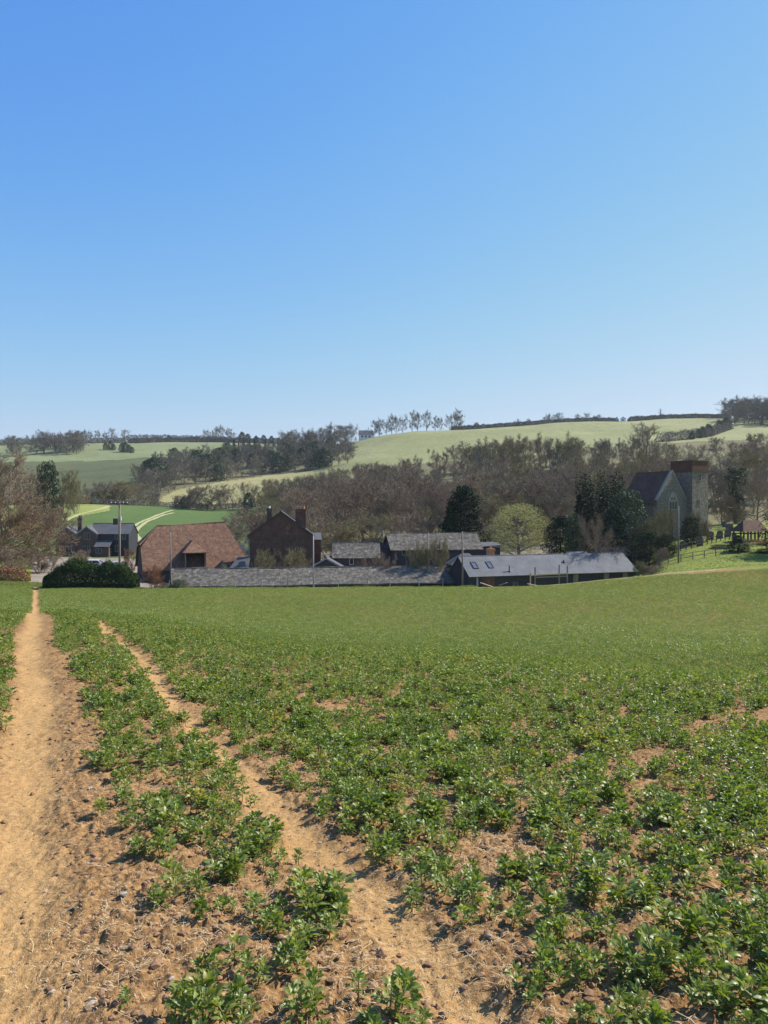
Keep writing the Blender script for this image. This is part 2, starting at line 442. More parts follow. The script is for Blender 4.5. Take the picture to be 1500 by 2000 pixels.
# ------------------------------------------------------------------ terrain height
UC = np.array([-300, 0, 150, 300, 450, 600, 750, 900, 1050, 1250, 1300, 1400, 1500, 1800], float)
near_st = [0.5, 1.5, 2.5, 5, 8, 11, 15, 20, 26, 33, 45, 60, 75]
zL = np.array([-.02, -.07, -.13, -.27, -.43, -.62, -.92, -1.32, -1.95, -2.9, -4.45, -5.95, -6.9])
zM = np.array([-.02, -.07, -.13, -.37, -.75, -1.0, -1.45, -2.3, -3.35, -4.5, -5.85, -6.7, -7.2])
zR = np.array([-.02, -.07, -.13, -.38, -.72, -1.05, -1.85, -2.95, -4.0, -4.75, -5.9, -6.2, -6.0])
def near_col(u):
    if u <= 750:
        t = float(sstep(75, 750, u)); return zL * (1 - t) + zM * t
    t = float(sstep(750, 1500, u)); return zM * (1 - t) + zR * t
zrows = {
 88: [-7.0, -7.2, -7.4, -7.6, -7.6, -7.6, -7.5, -7.35, -7.1, -6.05, -5.8, -5.3, -5.0, -4.0],
 92: [-7.0, -7.2, -7.6, -8.7, -8.9, -8.9, -8.9, -8.6, -8.1, -6.9, -5.7, -5.2, -4.8, -3.8],
 98: [-7.0, -7.3, -7.8, -9.1, -9.1, -9.1, -9.1, -8.8, -8.4, -7.5, -5.5, -4.6, -4.2, -3.2],
 106: [-7.0, -7.2, -7.6, -8.6, -8.6, -8.6, -8.6, -8.2, -7.7, -6.4, -5.0, -3.9, -3.5, -2.8],
 118: [-6.8, -7.0, -7.2, -7.8, -7.8, -7.8, -7.6, -7.2, -6.4, -4.5, -3.9, -2.9, -2.6, -2.0],
 130: [-6.4, -6.6, -6.8, -7.2, -7.0, -6.6, -6.2, -5.8, -5.0, -3.2, -2.8, -2.0, -1.8, -1.0],
}
vrows = {
 150: [1075, 1075, 1078, 1072, 1062, 1055, 1052, 1050, 1045, 1030, 1022, 1018, 1010],
 180: [1050, 1050, 1050, 1046, 1040, 1030, 1022, 1018, 1012, 1000, 990, 985, 975],
 210: [1030, 1030, 1030, 1028, 1022, 1008, 998, 992, 985, 972, 962, 955, 950],
 260: [1008, 1008, 1004, 1006, 1005, 985, 965, 955, 945, 938, 925, 920, 915],
 310: [990, 988, 985, 990, 993, 968, 940, 928, 918, 905, 898, 893, 890],
 330: [985, 984, 983, 986, 987, 960, 932, 920, 910, 895, 885, 880, 878],
 400: [968, 965, 962, 956, 950, 938, 910, 898, 890, 868, 860, 858, 855],
 480: [945, 942, 938, 928, 930, 920, 892, 878, 868, 852, 848, 845, 842],
 560: [922, 918, 912, 905, 905, 899, 873, 858, 848, 838, 832, 830, 828],
 640: [905, 902, 898, 893, 892, 886, 852, 837, 828, 822, 818, 814, 810],
 720: [890, 888, 885, 882, 880, 878, 857, 842, 832, 826, 823, 820, 816],
 800: [876, 873, 870, 868, 868, 870, 864, 850, 840, 833, 830, 828, 825],
 900: [868, 866, 865, 863, 863, 866, 872, 860, 850, 842, 840, 838, 835],
 1100: [873, 872, 871, 869, 869, 873, 880, 868, 858, 850, 850, 850, 850],
 1700: [885, 885, 884, 880, 882, 886, 890, 885, 880, 875, 875, 875, 875],
 2600: [866, 864, 861, 859, 862, 868, 885, 885, 880, 875, 875, 875, 875],
 4500: [890, 890, 890, 890, 890, 890, 900, 900, 900, 900, 900, 900, 900],
}
ST = np.array(near_st + list(zrows) + list(vrows), float)
ZT = np.zeros((len(ST), len(UC)))
for j, u in enumerate(UC):
    ZT[:len(near_st), j] = near_col(u)
for i, k in enumerate(zrows):
    ZT[len(near_st) + i] = zrows[k]
for k in vrows:
    vrows[k].insert(10, vrows[k][9] * 0.667 + vrows[k][10] * 0.333)
for i, k in enumerate(vrows):
    ZT[len(near_st) + len(zrows) + i] = EYE + (1000 - np.array(vrows[k], float)) / FPX * k
LS = np.log(ST)
def _slopes(x, y):
    h = np.diff(x)[:, None]; d = np.diff(y, axis=0) / h
    m = np.zeros_like(y)
    w1 = 2 * h[1:] + h[:-1]; w2 = h[1:] + 2 * h[:-1]
    same = d[1:] * d[:-1] > 0
    with np.errstate(divide='ignore', invalid='ignore'):
        hm = (w1 + w2) / (w1 / d[:-1] + w2 / d[1:])
    m[1:-1] = np.where(same, hm, 0)
    m[0] = d[0]; m[-1] = d[-1]
    return m
MS = _slopes(LS, ZT)
def terrain(x, y):
    """height of the land at x, y (arrays)"""
    x = np.atleast_1d(np.asarray(x, float)); y = np.atleast_1d(np.asarray(y, float))
    th = np.arctan2(x, y); r = np.hypot(x, y)
    tc = np.clip(th, -0.62, 0.62)
    u = np.clip(750 + FPX * np.tan(tc), UC[0], UC[-1])
    D = np.clip(r * np.cos(tc), 0.55, 4400)
    L = np.log(D)
    i = np.clip(np.searchsorted(LS, L) - 1, 0, len(LS) - 2)
    h = LS[i + 1] - LS[i]; t = (L - LS[i]) / h
    a = (1 + 2 * t) * (1 - t) ** 2; b = t * (1 - t) ** 2 * h; c = t * t * (3 - 2 * t); d = t * t * (t - 1) * h
    def colv(j):
        return a * ZT[i, j] + b * MS[i, j] + c * ZT[i + 1, j] + d * MS[i + 1, j]
    j = np.clip(np.searchsorted(UC, u) - 1, 0, len(UC) - 2)
    jm = np.maximum(j - 1, 0); jp = np.minimum(j + 2, len(UC) - 1)
    z0, z1, zm, zp = colv(j), colv(j + 1), colv(jm), colv(jp)
    du = UC[j + 1] - UC[j]; s = (u - UC[j]) / du
    m0 = (z1 - zm) / (UC[j + 1] - UC[jm]) * du
    m1 = (zp - z0) / (UC[jp] - UC[j]) * du
    z = (1 + 2 * s) * (1 - s) ** 2 * z0 + s * (1 - s) ** 2 * m0 + s * s * (3 - 2 * s) * z1 + s * s * (s - 1) * m1
    back = sstep(1.6, 2.6, np.abs(th))
    z = z * (1 - back) + 0.03 * np.minimum(r, 200) * back
    lump = (fbm(x / 19.0, y / 19.0, 5, 3) - 0.5) * 0.5 * sstep(8, 60, D) + (fbm(x / 90.0, y / 90.0, 9, 3) - 0.5) * 5 * sstep(250, 600, D)
    return z + lump

def path_off(x, y):   # metres to the right of the footpath's centre line
    return x + 0.471 * y + 0.05 * np.sin(y * 0.55)
def track_off(x, y):  # metres to the right of the wheel track's centre line
    return x - (1.51 - 0.46 * y) + 0.05 * np.sin(y * 0.8 + 1)

def wear_at(x, y):
    n = (fbm(x * 2.2, y * 2.2, 21, 4) - 0.5)
    p = path_off(x, y) + n * 0.24
    t = track_off(x, y) + n * 0.28
    w1 = 1 - sstep(0.06, 0.36, np.abs(p + 0.05))
    w2 = (1 - sstep(0.06, 0.24, np.abs(t))) * 0.8
    return np.clip(np.maximum(w1, w2), 0, 1)

_fr = np.random.default_rng(404)
STEPS = []
for k_ in range(44):
    d_ = 2.0 * (18 / 2.0) ** (k_ / 43.0)
    STEPS.append((-0.471 * d_ - 0.05 * math.sin(d_ * 0.55) + (0.09 if k_ % 2 else -0.10) + _fr.uniform(-0.14, 0.14), d_ + _fr.uniform(-0.1, 0.1), 0.44 + _fr.uniform(-0.35, 0.35)))
def prints(x, y):
    """shoe dints pressed into the trodden path"""
    out = np.zeros_like(x)
    m = np.flatnonzero((np.abs(path_off(x, y)) < 0.7) & (y < 19) & (y > 1.5))
    if len(m) == 0: return out
    px, py = x[m], y[m]; acc = np.zeros(len(m))
    for fx_, fy_, a_ in STEPS:
        q = np.flatnonzero(np.abs(py - fy_) < 0.25)
        dx, dy = px[q] - fx_, py[q] - fy_
        lx = dx * math.cos(a_) + dy * math.sin(a_); ly = -dx * math.sin(a_) + dy * math.cos(a_)
        r = np.sqrt((lx / 0.055) ** 2 + (ly / 0.14) ** 2)
        acc[q] += np.where(r < 1, -0.0032, 0.0018 * np.exp(-((r - 1.15) / 0.16) ** 2))
    out[m] = acc
    return out

def micro(x, y):
    """clods, dints and the hollow of the trodden path"""
    D = np.hypot(x, y)
    w = wear_at(x, y)
    f = 1 - sstep(12, 32, D)
    c = np.abs(fbm(x * 9, y * 9, 31, 4) - 0.5) * 2
    c2 = fbm(x * 24, y * 24, 37, 3) - 0.5
    low = (fbm(x * 1.7, y * 1.7, 41, 3) - 0.5)
    return prints(x, y) + f * ((1 - w * 0.70) * (c * 0.050 + c2 * 0.022) + low * 0.05) - w * 0.035

def ground(x, y):
    return terrain(x, y) + micro(np.atleast_1d(np.asarray(x, float)), np.atleast_1d(np.asarray(y, float)))

def at(u, D, v=None):
    """the spot on the land at photo column u and depth D"""
    x = (u - 750) / FPX * D
    return Vector((x, D, float(terrain(x, D)[0])))

def zpix(v, D):
    return EYE + (1000 - v) / FPX * D

# ------------------------------------------------------------------ the land
def land(rs, th, regions, region_of, wear=False):
    RR, TT = np.meshgrid(rs, th, indexing='ij')
    X = RR * np.sin(TT); Y = RR * np.cos(TT)
    Z = terrain(X.ravel(), Y.ravel()).reshape(X.shape)
    if wear:
        Z += micro(X.ravel(), Y.ravel()).reshape(X.shape)
    P = np.stack([X, Y, Z], -1)
    du = np.gradient(P, axis=0); dv = np.gradient(P, axis=1)
    Nn = np.cross(dv, du); Nn /= np.linalg.norm(Nn, axis=-1, keepdims=True) + 1e-12
    Nn[Nn[..., 2] < 0] *= -1
    nr, nc = X.shape
    ii, jj = np.meshgrid(np.arange(nr - 1), np.arange(nc - 1), indexing='ij')
    a = ii * nc + jj
    F = np.stack([a, a + 1, a + nc + 1, a + nc], -1).reshape(-1, 4)
    cx = P.reshape(-1, 3)[F].mean(1)
    reg = region_of(cx[:, 0], cx[:, 1], cx[:, 2])
    P = P.reshape(-1, 3); Nn = Nn.reshape(-1, 3)
    for k, (name, mat, label) in enumerate(regions):
        f = F[reg == k]
        if not len(f):
            continue
        used, inv = np.unique(f.ravel(), return_inverse=True)
        me = uniform_mesh(name, P[used], inv.reshape(-1, 4), mat)
        if wear:
            at_ = me.attributes.new("wear", 'FLOAT', 'POINT')
            at_.data.foreach_set("value", wear_at(P[used, 0], P[used, 1]).astype(np.float32))
        me.normals_split_custom_set_from_vertices(Nn[used].tolist())
        o = link(name, me)
        tag(o, label, kind='structure')

FIELD_END = 88.5
fine = np.linspace(R(-32), R(32), 520)
side = np.concatenate([np.linspace(R(-180), R(-82), 30), np.linspace(R(-80), R(-32.3), 160), fine, np.linspace(R(32.3), R(80), 160), np.linspace(R(82), R(180), 30)])
rs_near = np.concatenate([[0.02, 0.5, 1.0, 1.5], np.exp(np.linspace(math.log(1.9), math.log(97), 570))])
def near_region(x, y, z):
    th = np.arctan2(x, y)
    tc = np.clip(th, -0.62, 0.62)
    D = np.hypot(x, y) * np.cos(tc); u = 750 + FPX * np.tan(tc)
    r = np.zeros(len(x), int)
    p = path_off(x, y) + (fbm(x * 3, y * 3, 51, 3) - 0.5) * 0.15
    t = track_off(x, y) + (fbm(x * 3, y * 3, 52, 3) - 0.5) * 0.12
    r[(np.abs(p) < 0.30) & (y > 0)] = 1
    r[(np.abs(t) < 0.19) & (y > 0) & (y < 40)] = 2
    e = FIELD_END + (fbm(x * 0.3, y * 0.3, 3, 3) - 0.5) * 2.5
    r[D > e] = 3
    r[(D > e - 1.6 + 1.5 * fbm(x * 0.7, y * 0.7, 8, 3)) & (D < e + 0.9 * fbm(x, y, 7, 3)) & (u > 930) & (u < 1440)] = 5
    r[(D > 91.8) & (u > 60) & (u < 1060)] = 4
    return r
land(rs_near, side, [
    ('bean_field_soil', M['soil'], None),
    ('footpath', M['soil'], 'pale trodden earth footpath running down through the bean crop'),
    ('wheel_track', M['soil'], 'bare sandy wheel track curving away through the bean crop'),
    ('field_margin', M['margin'], None),
    ('farmyard_ground', M['yard'], None),
    ('dry_verge', M['dry'], 'strip of dry straw-coloured verge along the far field edge'),
], near_region, wear=True)

def uv_of(x, y, z):
    return 750 + FPX * x / np.maximum(y, 1e-3), 1000 - FPX * (z - EYE) / np.maximum(y, 1e-3)
def far_region(x, y, z):
    th = np.arctan2(x, y); tc = np.clip(th, -0.62, 0.62)
    D = np.hypot(x, y) * np.cos(tc); u = 750 + FPX * np.tan(tc)
    r = np.zeros(len(x), int)                                   # woodland floor and rough ground
    r[(D < 135) & (u > 60) & (u < 1090)] = 1                                 # farmyard
    r[(D < 148) & (u >= 1090)] = 2                               # churchyard turf
    r[(D < 135) & (u <= 60)] = 2
    top = 314 - np.clip(u - 330, 0, 300) * 0.10
    r[(D > 135) & (D < top) & (u < 600)] = 3                    # green crop
    hb = 214 + np.clip(215 - u, 0, 400) * -0.42 + (u > 215) * 1000
    r[(D > hb + 62) & (D < top) & (u < 230) ] = 4               # yellow-green headland
    ptop = np.interp(u, [285, 300, 350, 430, 530, 660, 720], [340, 352, 400, 440, 486, 478, 440])
    r[(D > 338) & (D < ptop) & (u > 285) & (u < 720)] = 5       # pale field
    r[(D > 330) & (D < 640) & (u < 310)] = 8                    # rough slope
    r[(D > 640) & (u < 600)] = 6                                # upper pastures
    r[(D > 395) & (u >= 612 + (640 - np.clip(D, 400, 640)) * 0.02)] = 7   # hill pasture
    r[(D > 1200)] = 0
    return r
fine2 = np.linspace(R(-32), R(32), 760)
side2 = np.concatenate([np.linspace(R(-180), R(-33), 50), fine2, np.linspace(R(33), R(180), 50)])
rs_far = np.exp(np.linspace(math.log(96.9), math.log(4400), 270))
land(rs_far, side2, [
    ('woodland_ground', M['floor'], None),
    ('inner_yard_ground', M['yard'], None),
    ('churchyard_lawn', M['lawn'], 'sunlit bright green turf of the churchyard'),
    ('green_crop_field', M['crop'], 'bright green crop field beyond the barn'),
    ('headland_strip', M['headland'], 'yellow-green grass strip along the green crop field'),
    ('pale_field', M['pale'], 'pale straw-green field below the dark wood'),
    ('upper_pasture', M['upper'], 'light green pasture below the skyline trees'),
    ('hill_pasture', M['pasture'], 'broad pale green hillside pasture under the skyline hedge'),
    ('rough_slope', M['rough'], 'dull green rough slope under the upper pasture'),
], far_region)

def ribbon(name, pts, widths, mat, label, lift=0.05):
    """a strip laid on the land; pts are (x, y)"""
    pts = np.array(pts, float); n = len(pts)
    t = np.linspace(0, 1, n); tt = np.linspace(0, 1, n * 10)
    # Catmull-like smoothing by interpolating twice
    X = np.interp(tt, t, pts[:, 0]); Y = np.interp(tt, t, pts[:, 1])
    k = np.ones(9) / 9
    X = np.convolve(np.pad(X, 4, mode='edge'), k, 'valid'); Y = np.convolve(np.pad(Y, 4, mode='edge'), k, 'valid')
    W = np.interp(tt, t, widths) * (0.75 + 0.5 * fbm(tt * 30, tt * 0, 77, 3))
    dx = np.gradient(X); dy = np.gradient(Y); l = np.hypot(dx, dy) + 1e-9
    nx, ny = -dy / l, dx / l
    co = []
    for s in (-0.5, 0, 0.5):
        x = X + nx * W * s; y = Y + ny * W * s
        co.append(np.stack([x, y, terrain(x, y) + lift], -1))
    co = np.stack(co, 1).reshape(-1, 3)
    f = []
    for i in range(len(X) - 1):
        for s in (0, 1):
            a = i * 3 + s
            f.append((a, a + 1, a + 4, a + 3))
    o = link(name, uniform_mesh(name, co, np.array(f)[:, ::-1], mat))
    tag(o, label, kind='structure')

def uvd(u, v, dmin=140, dmax=320):
    """the spot on the land seen at photo pixel u, v"""
    D = np.linspace(dmin, dmax, 800); x = (u - 750) / FPX * D
    z = terrain(x, D); vv = 1000 - FPX * (z - EYE) / D
    i = int(np.argmin(np.abs(vv - v)))
    return (x[i], D[i])
ribbon('tractor_track', [uvd(*p) for p in [(270, 1064), (256, 1050), (252, 1040), (254, 1033), (267, 1024), (293, 1012), (325, 1000), (340, 996)]], [1.2] * 8, M['chalk'], 'outer pale tractor track curving through the green crop field')
ribbon('tractor_track', [uvd(*p) for p in [(280, 1060), (267, 1048), (264, 1041), (270, 1031), (288, 1018), (315, 1007), (341, 1001)]], [1.3] * 7, M['chalk'], 'inner pale tractor track curving through the green crop field')
ribbon('tractor_track', [uvd(*p) for p in [(128, 1018), (140, 1011), (160, 1003), (190, 996), (217, 988)]], [1.6] * 5, M['chalk'], 'pale track between headland strip and green crop field')

# ------------------------------------------------------------------ bean plants
def leaflet(L, W, fold, curl):
    y = [0, 0.34 * L, 0.70 * L, L]
    zc = [0, curl * 0.10 * L, curl * 0.05 * L, -curl * 0.14 * L]
    v = [(0, y[0], zc[0]), (0, y[1], zc[1]), (0, y[2], zc[2]), (0, y[3], zc[3])]
    for s in (-1, 1):
        v += [(s * W * 0.44, y[1] * 0.92, zc[1] + fold * W * 0.44), (s * W * 0.46, y[2] * 0.97, zc[2] + fold * W * 0.46)]
    f = [(0, 1, 4, 4), (1, 2, 5, 4), (2, 3, 5, 5), (0, 6, 1, 1), (1, 6, 7, 2), (2, 7, 3, 3)]
    return np.array(v), f

def xf(mat, v):
    m = np.array(mat)
    return v @ m[:3, :3].T + m[:3, 3]

def leaf_geo(rng, L=0.045):
    """a compound bean leaf: short stalk along +Y with two or four leaflets"""
    V, F = [], []
    pet = L * rng.uniform(0.5, 0.8)
    def put(v, f):
        n = sum(len(a) for a in V)
        V.append(v); F.extend([tuple(dict.fromkeys(i + n for i in q)) for q in f])
    put(np.array([(-0.0014, 0, 0), (0.0014, 0, 0), (0.001, pet * 1.5, 0.002), (-0.001, pet * 1.5, 0.002)]), [(0, 1, 2, 3)])
    pairs = 1 if rng.random() < 0.35 else 2
    for k in range(pairs):
        y0 = pet * (1 + 0.5 * k)
        for s in (-1, 1):
            v, f = leaflet(L * rng.uniform(0.85, 1.1), L * rng.uniform(0.40, 0.54), rng.uniform(0.15, 0.55), rng.uniform(0.3, 1.3))
            m = Matrix.Translation((0, y0, 0.001)) @ Euler((rng.uniform(-0.1, 0.3), s * rng.uniform(0.0, 0.45), -s * rng.uniform(0.35, 0.8)), 'XYZ').to_matrix().to_4x4()
            put(xf(m, v), f)
    return np.concatenate(V), F

def shoot_layout(rng, size=1.0):
    """stem points and (leaf variant, matrix) list of one upright shoot"""
    h = rng.uniform(0.06, 0.115) * size
    lean = (rng.uniform(-0.25, 0.25) * h, rng.uniform(-0.25, 0.25) * h)
    stem = [(0, 0, -0.01), (lean[0] * 0.3, lean[1] * 0.3, h * 0.5), (lean[0], lean[1], h)]
    n = rng.randint(11, 14)
    leaves = []
    a0 = rng.uniform(0, 6.28)
    for i in range(n):
        t = i / (n - 1)
        z = h * (0.22 + 0.80 * t)
        el = 0.08 + 0.95 * t + rng.uniform(-0.25, 0.25)      # lower leaves spread, top ones stand up
        s = size * (0.85 + 0.35 * math.sin(math.pi * min(1, t * 0.9 + 0.1))) * rng.uniform(0.85, 1.15)
        if t > 0.85: s *= 0.75
        m = Matrix.Translation((lean[0] * (z / h) ** 1.5, lean[1] * (z / h) ** 1.5, z)) @ Matrix.Rotation(a0 + i * 2.4, 4, 'Z') @ Matrix.Rotation(el, 4, 'X') @ Matrix.Scale(s, 4)
        leaves.append((rng.randrange(5), m))
    return stem, leaves

rng = random.Random(11)
LEAVES = [leaf_geo(rng, 0.030) for _ in range(5)]
def pyd(name, V, F, mats, midx=None, smooth=True):
    me = bpy.data.meshes.new(name)
    me.from_pydata([tuple(p) for p in V], [], F)
    for m in mats: me.materials.append(m)
    if midx is not None: me.polygons.foreach_set("material_index", midx)
    me.polygons.foreach_set("use_smooth", [smooth] * len(me.polygons))
    me.update()
    return me
LEAF_ME = [pyd("bean_leaf_mesh", v, f, [M['bean']]) for v, f in LEAVES]

def plant_layout(rng, nshoot, size=1.0):
    out = []
    for k in range(nshoot):
        a = rng.uniform(0, 6.28); r = 0 if nshoot == 1 else rng.uniform(0.03, 0.032 + 0.018 * nshoot) * size
        m = Matrix.Translation((r * math.cos(a), r * math.sin(a), 0)) @ Euler((rng.uniform(-0.22, 0.22), rng.uniform(-0.22, 0.22), 0)).to_matrix().to_4x4()
        out.append((m,) + shoot_layout(rng, size * rng.uniform(0.75, 1.15)))
    return out

def stem_geo(stem):
    mb = MB().tube(stem, [0.0032, 0.0028, 0.0018], 4)
    return np.array(mb.v), mb.f

def plant_mesh(rng, nshoot, size=1.0):
    V, F, I = [], [], []; n = 0
    for m, stem, leaves in plant_layout(rng, nshoot, size):
        v, f = stem_geo(stem)
        V.append(xf(m, v)); F += [tuple(i + n for i in q) for q in f]; I += [1] * len(f); n += len(v)
        for k, lm in leaves:
            v, f = LEAVES[k]
            V.append(xf(m @ lm, v)); F += [tuple(i + n for i in q) for q in f]; I += [0] * len(f); n += len(v)
    return pyd("bean_plant_mesh", np.concatenate(V), F, [M['bean'], M['bean_stem']], I)

PLANT_ME = [plant_mesh(rng, k, s) for k, s in [(1, 0.9), (1, 0.7), (2, 0.85), (2, 1.1), (2, 1.0), (3, 0.9), (3, 1.15), (3, 1.05), (4, 1.0), (4, 1.2), (5, 1.1), (6, 1.1)]]

def shoot_mesh(rng, size):
    stem, leaves = shoot_layout(rng, size)
    v, f = stem_geo(stem); V, F, I = [v], list(f), [1] * len(f); n = len(v)
    for k, lm in leaves:
        v, f = LEAVES[k]
        V.append(xf(lm, v)); F += [tuple(i + n for i in q) for q in f]; I += [0] * len(f); n += len(v)
    return pyd("bean_shoot_mesh", np.concatenate(V), F, [M['bean'], M['bean_stem']], I)
SHOOT_ME = [shoot_mesh(rng, 0.8 + 0.06 * k) for k in range(8)]

def far_plant_mesh(rng, nleaf, rad, h):
    V, F = [], []
    for i in range(nleaf):
        a = rng.uniform(0, 6.28); r = rad * math.sqrt(rng.random()); z = h * rng.uniform(0.25, 1) * (1 - 0.4 * (r / rad) ** 2)
        L = rng.uniform(0.04, 0.07); W = L * 0.5
        m = Matrix.Translation((r * math.cos(a), r * math.sin(a), z)) @ Matrix.Rotation(rng.uniform(0, 6.28), 4, 'Z') @ Matrix.Rotation(rng.uniform(-0.1, 1.2), 4, 'X')
        v = xf(m, np.array([(0, 0, 0), (W / 2, L / 2, 0.2 * W), (0, L, 0), (-W / 2, L / 2, 0.2 * W)]))
        n = len(V); V += list(v); F += [(n, n + 1, n + 2), (n, n + 2, n + 3)]
    return pyd("bean_clump_mesh", V, F, [M['bean']], None, False)
CLUMP_ME = [far_plant_mesh(rng, 34, 0.15, 0.14) for _ in range(5)]

def scatter(name, P, rot, scl, idx, meshes):
    """one object whose geometry nodes set copies of `meshes` on its points"""
    me = bpy.data.meshes.new(name)
    me.vertices.add(len(P)); me.vertices.foreach_set("co", np.asarray(P, np.float32).ravel())
    for nm, typ, key, arr in (("rot", 'FLOAT_VECTOR', "vector", np.asarray(rot, np.float32).ravel()), ("scl", 'FLOAT', "value", np.asarray(scl, np.float32)), ("idx", 'INT', "value", np.asarray(idx, np.int32))):
        me.attributes.new(nm, typ, 'POINT').data.foreach_set(key, arr)
    o = link(name, me)
    ng = bpy.data.node_groups.new(name, 'GeometryNodeTree')
    ng.interface.new_socket("Geometry", in_out='INPUT', socket_type='NodeSocketGeometry')
    ng.interface.new_socket("Geometry", in_out='OUTPUT', socket_type='NodeSocketGeometry')
    nd = ng.nodes; lk = ng.links
    gi = nd.new("NodeGroupInput"); go = nd.new("NodeGroupOutput")
    jn = nd.new("GeometryNodeJoinGeometry")
    for m in meshes:
        so = bpy.data.objects.new("source_plant", m)
        oi = nd.new("GeometryNodeObjectInfo"); oi.inputs["Object"].default_value = so; oi.inputs["As Instance"].default_value = False
        g2 = nd.new("GeometryNodeGeometryToInstance")
        lk.new(oi.outputs["Geometry"], g2.inputs[0]); lk.new(g2.outputs[0], jn.inputs[0])
    ip = nd.new("GeometryNodeInstanceOnPoints")
    ip.inputs["Pick Instance"].default_value = True
    def attr(nm, typ):
        a = nd.new("GeometryNodeInputNamedAttribute"); a.data_type = typ; a.inputs["Name"].default_value = nm
        return [s for s in a.outputs if s.enabled and s.name == "Attribute"][0]
    e2r = nd.new("FunctionNodeEulerToRotation")
    lk.new(attr("rot", 'FLOAT_VECTOR'), e2r.inputs[0])
    lk.new(e2r.outputs[0], ip.inputs["Rotation"])
    lk.new(attr("scl", 'FLOAT'), ip.inputs["Scale"])
    lk.new(attr("idx", 'INT'), ip.inputs["Instance Index"])
    lk.new(gi.outputs[0], ip.inputs["Points"]); lk.new(jn.outputs[0], ip.inputs["Instance"])
    lk.new(ip.outputs[0], go.inputs[0])
    md = o.modifiers.new("scatter", 'NODES'); md.node_group = ng
    return o

nr = np.random.default_rng(5)
def candidates(d0, d1, step, half=R(31)):
    xm = d1 * math.tan(half) + 5
    gx, gy = np.meshgrid(np.arange(-xm, xm, step), np.arange(d0, d1, step))
    x = gx.ravel() + nr.uniform(-0.5, 0.5, gx.size) * step; y = gy.ravel() + nr.uniform(-0.5, 0.5, gx.size) * step
    k = (np.abs(x) < y * math.tan(half) + 5) & (y >= d0) & (y < d1)
    return x[k], y[k]

def density(x, y):
    p = path_off(x, y); t = track_off(x, y)
    n = fbm(x * 2.6, y * 2.6, 61, 4); big = fbm(x / 6.0, y / 14.0, 63, 3)
    j = (fbm(x * 2.4, y * 2.4, 65, 2) - 0.5) * 0.35
    d = sstep(0.30, 0.50, n + 0.06) * 0.9
    d = np.where((p > 0) & (t < 0), sstep(0.27, 0.46, n + 0.06) * 0.85, d)        # strip between path and wheel track
    close = 1 - sstep(3.2, 6.5, y)
    d = d * (1 - close * 0.22 * sstep(0.35, 0.6, fbm(x * 0.9, y * 0.9, 67, 3) + 0.05))
    lane = 1 - sstep(0.30, 0.42, np.abs(p - 0.10) - j * 0.5 + 0.0)
    d = d * (1 - np.clip((p > -0.40 + j * 0.4) & (p < 0.48 + j * 0.8 + 0.06 * close), 0, 1))
    d = d * np.where(y < 42, sstep(0.12, 0.21 + 0.10 * close, np.abs(t) + j * 0.25), 1)
    d = d * (1 - 0.25 * sstep(0.5, 0.7, big) * sstep(20, 45, y))
    return d

def rots(n, tilt=0.12):
    return np.stack([nr.uniform(-tilt, tilt, n), nr.uniform(-tilt, tilt, n), nr.uniform(0, 6.28, n)], -1)

# near crop, plant by plant
x, y = candidates(2.0, 10.5, 0.134)
keep = nr.random(len(x)) < density(x, y)
x, y = x[keep], y[keep]
# a few stray seedlings on the bare soil
sx, sy = candidates(2.2, 8, 0.55)
k2 = (nr.random(len(sx)) < 0.30) & (density(sx, sy) < 0.05) & (np.abs(path_off(sx, sy)) > 0.33) & (np.abs(track_off(sx, sy)) > 0.1)
sx, sy = sx[k2], sy[k2]
small = np.concatenate([np.zeros(len(x), bool), np.ones(len(sx), bool)])
x = np.concatenate([x, sx]); y = np.concatenate([y, sy])
z = ground(x, y) - 0.004
u_, v_ = uv_of(x, y, z + 0.05)
inframe = (u_ > -20) & (u_ < 1520) & (v_ < 2020)
order = np.argsort(np.where(inframe, y, y + 1000))
nth = nr.integers(0, len(PLANT_ME), len(x))
thin = fbm(x * 2.6, y * 2.6, 61, 4)
scl = nr.uniform(0.68, 1.25, len(x)) * np.where(small, 0.62, 0.72 + 0.8 * np.clip(thin - 0.32, 0, 0.4))
nth = np.where(small, nr.integers(0, 3, len(x)), nth)
turn = rots(len(x))
prng = random.Random(23)
for rank, i in enumerate(order[:300]):
    loc = (float(x[i]), float(y[i]), float(z[i]))
    if rank < 44:                       # the closest plants: every leaf a piece of its own
        o = empty('bean_plant', loc, float(turn[i, 2]))
        ns = 1 if small[i] else prng.choice((2, 2, 3, 3, 4, 5))
        for m, stem, leaves in plant_layout(prng, ns, 1.0):
            v, f = stem_geo(stem)
            sh = link('shoot', pyd('shoot', v, f, [M['bean_stem']]), o)
            sh.matrix_local = m
            for k, lm in leaves:
                lf = link('leaf', LEAF_ME[k], sh)
                lf.matrix_local = lm
        o.scale = (float(scl[i]) * 1.12,) * 3
    else:
        o = empty('bean_plant', loc, float(turn[i, 2]))
        ns = 1 if small[i] else prng.choice((2, 2, 3, 3, 4, 5))
        for k in range(ns):
            sh = link('shoot', prng.choice(SHOOT_ME), o)
            a = prng.uniform(0, 6.28); r = 0 if ns == 1 else prng.uniform(0.02, 0.032 + 0.016 * ns)
            sh.location = (r * math.cos(a), r * math.sin(a), 0); sh.rotation_euler = (prng.uniform(-.22, .22), prng.uniform(-.22, .22), prng.uniform(0, 6.28))
        o.scale = (float(scl[i]) * 1.08,) * 3
    if small[i]:
        tag(o, 'small stray bean seedling standing alone on bare brown soil', 'plant', 'stray bean seedlings on bare soil')
    else:
        tag(o, 'young leafy green bean plant growing in the stony soil', 'plant', 'bean plants of the front of the field')
rest = order[300:]
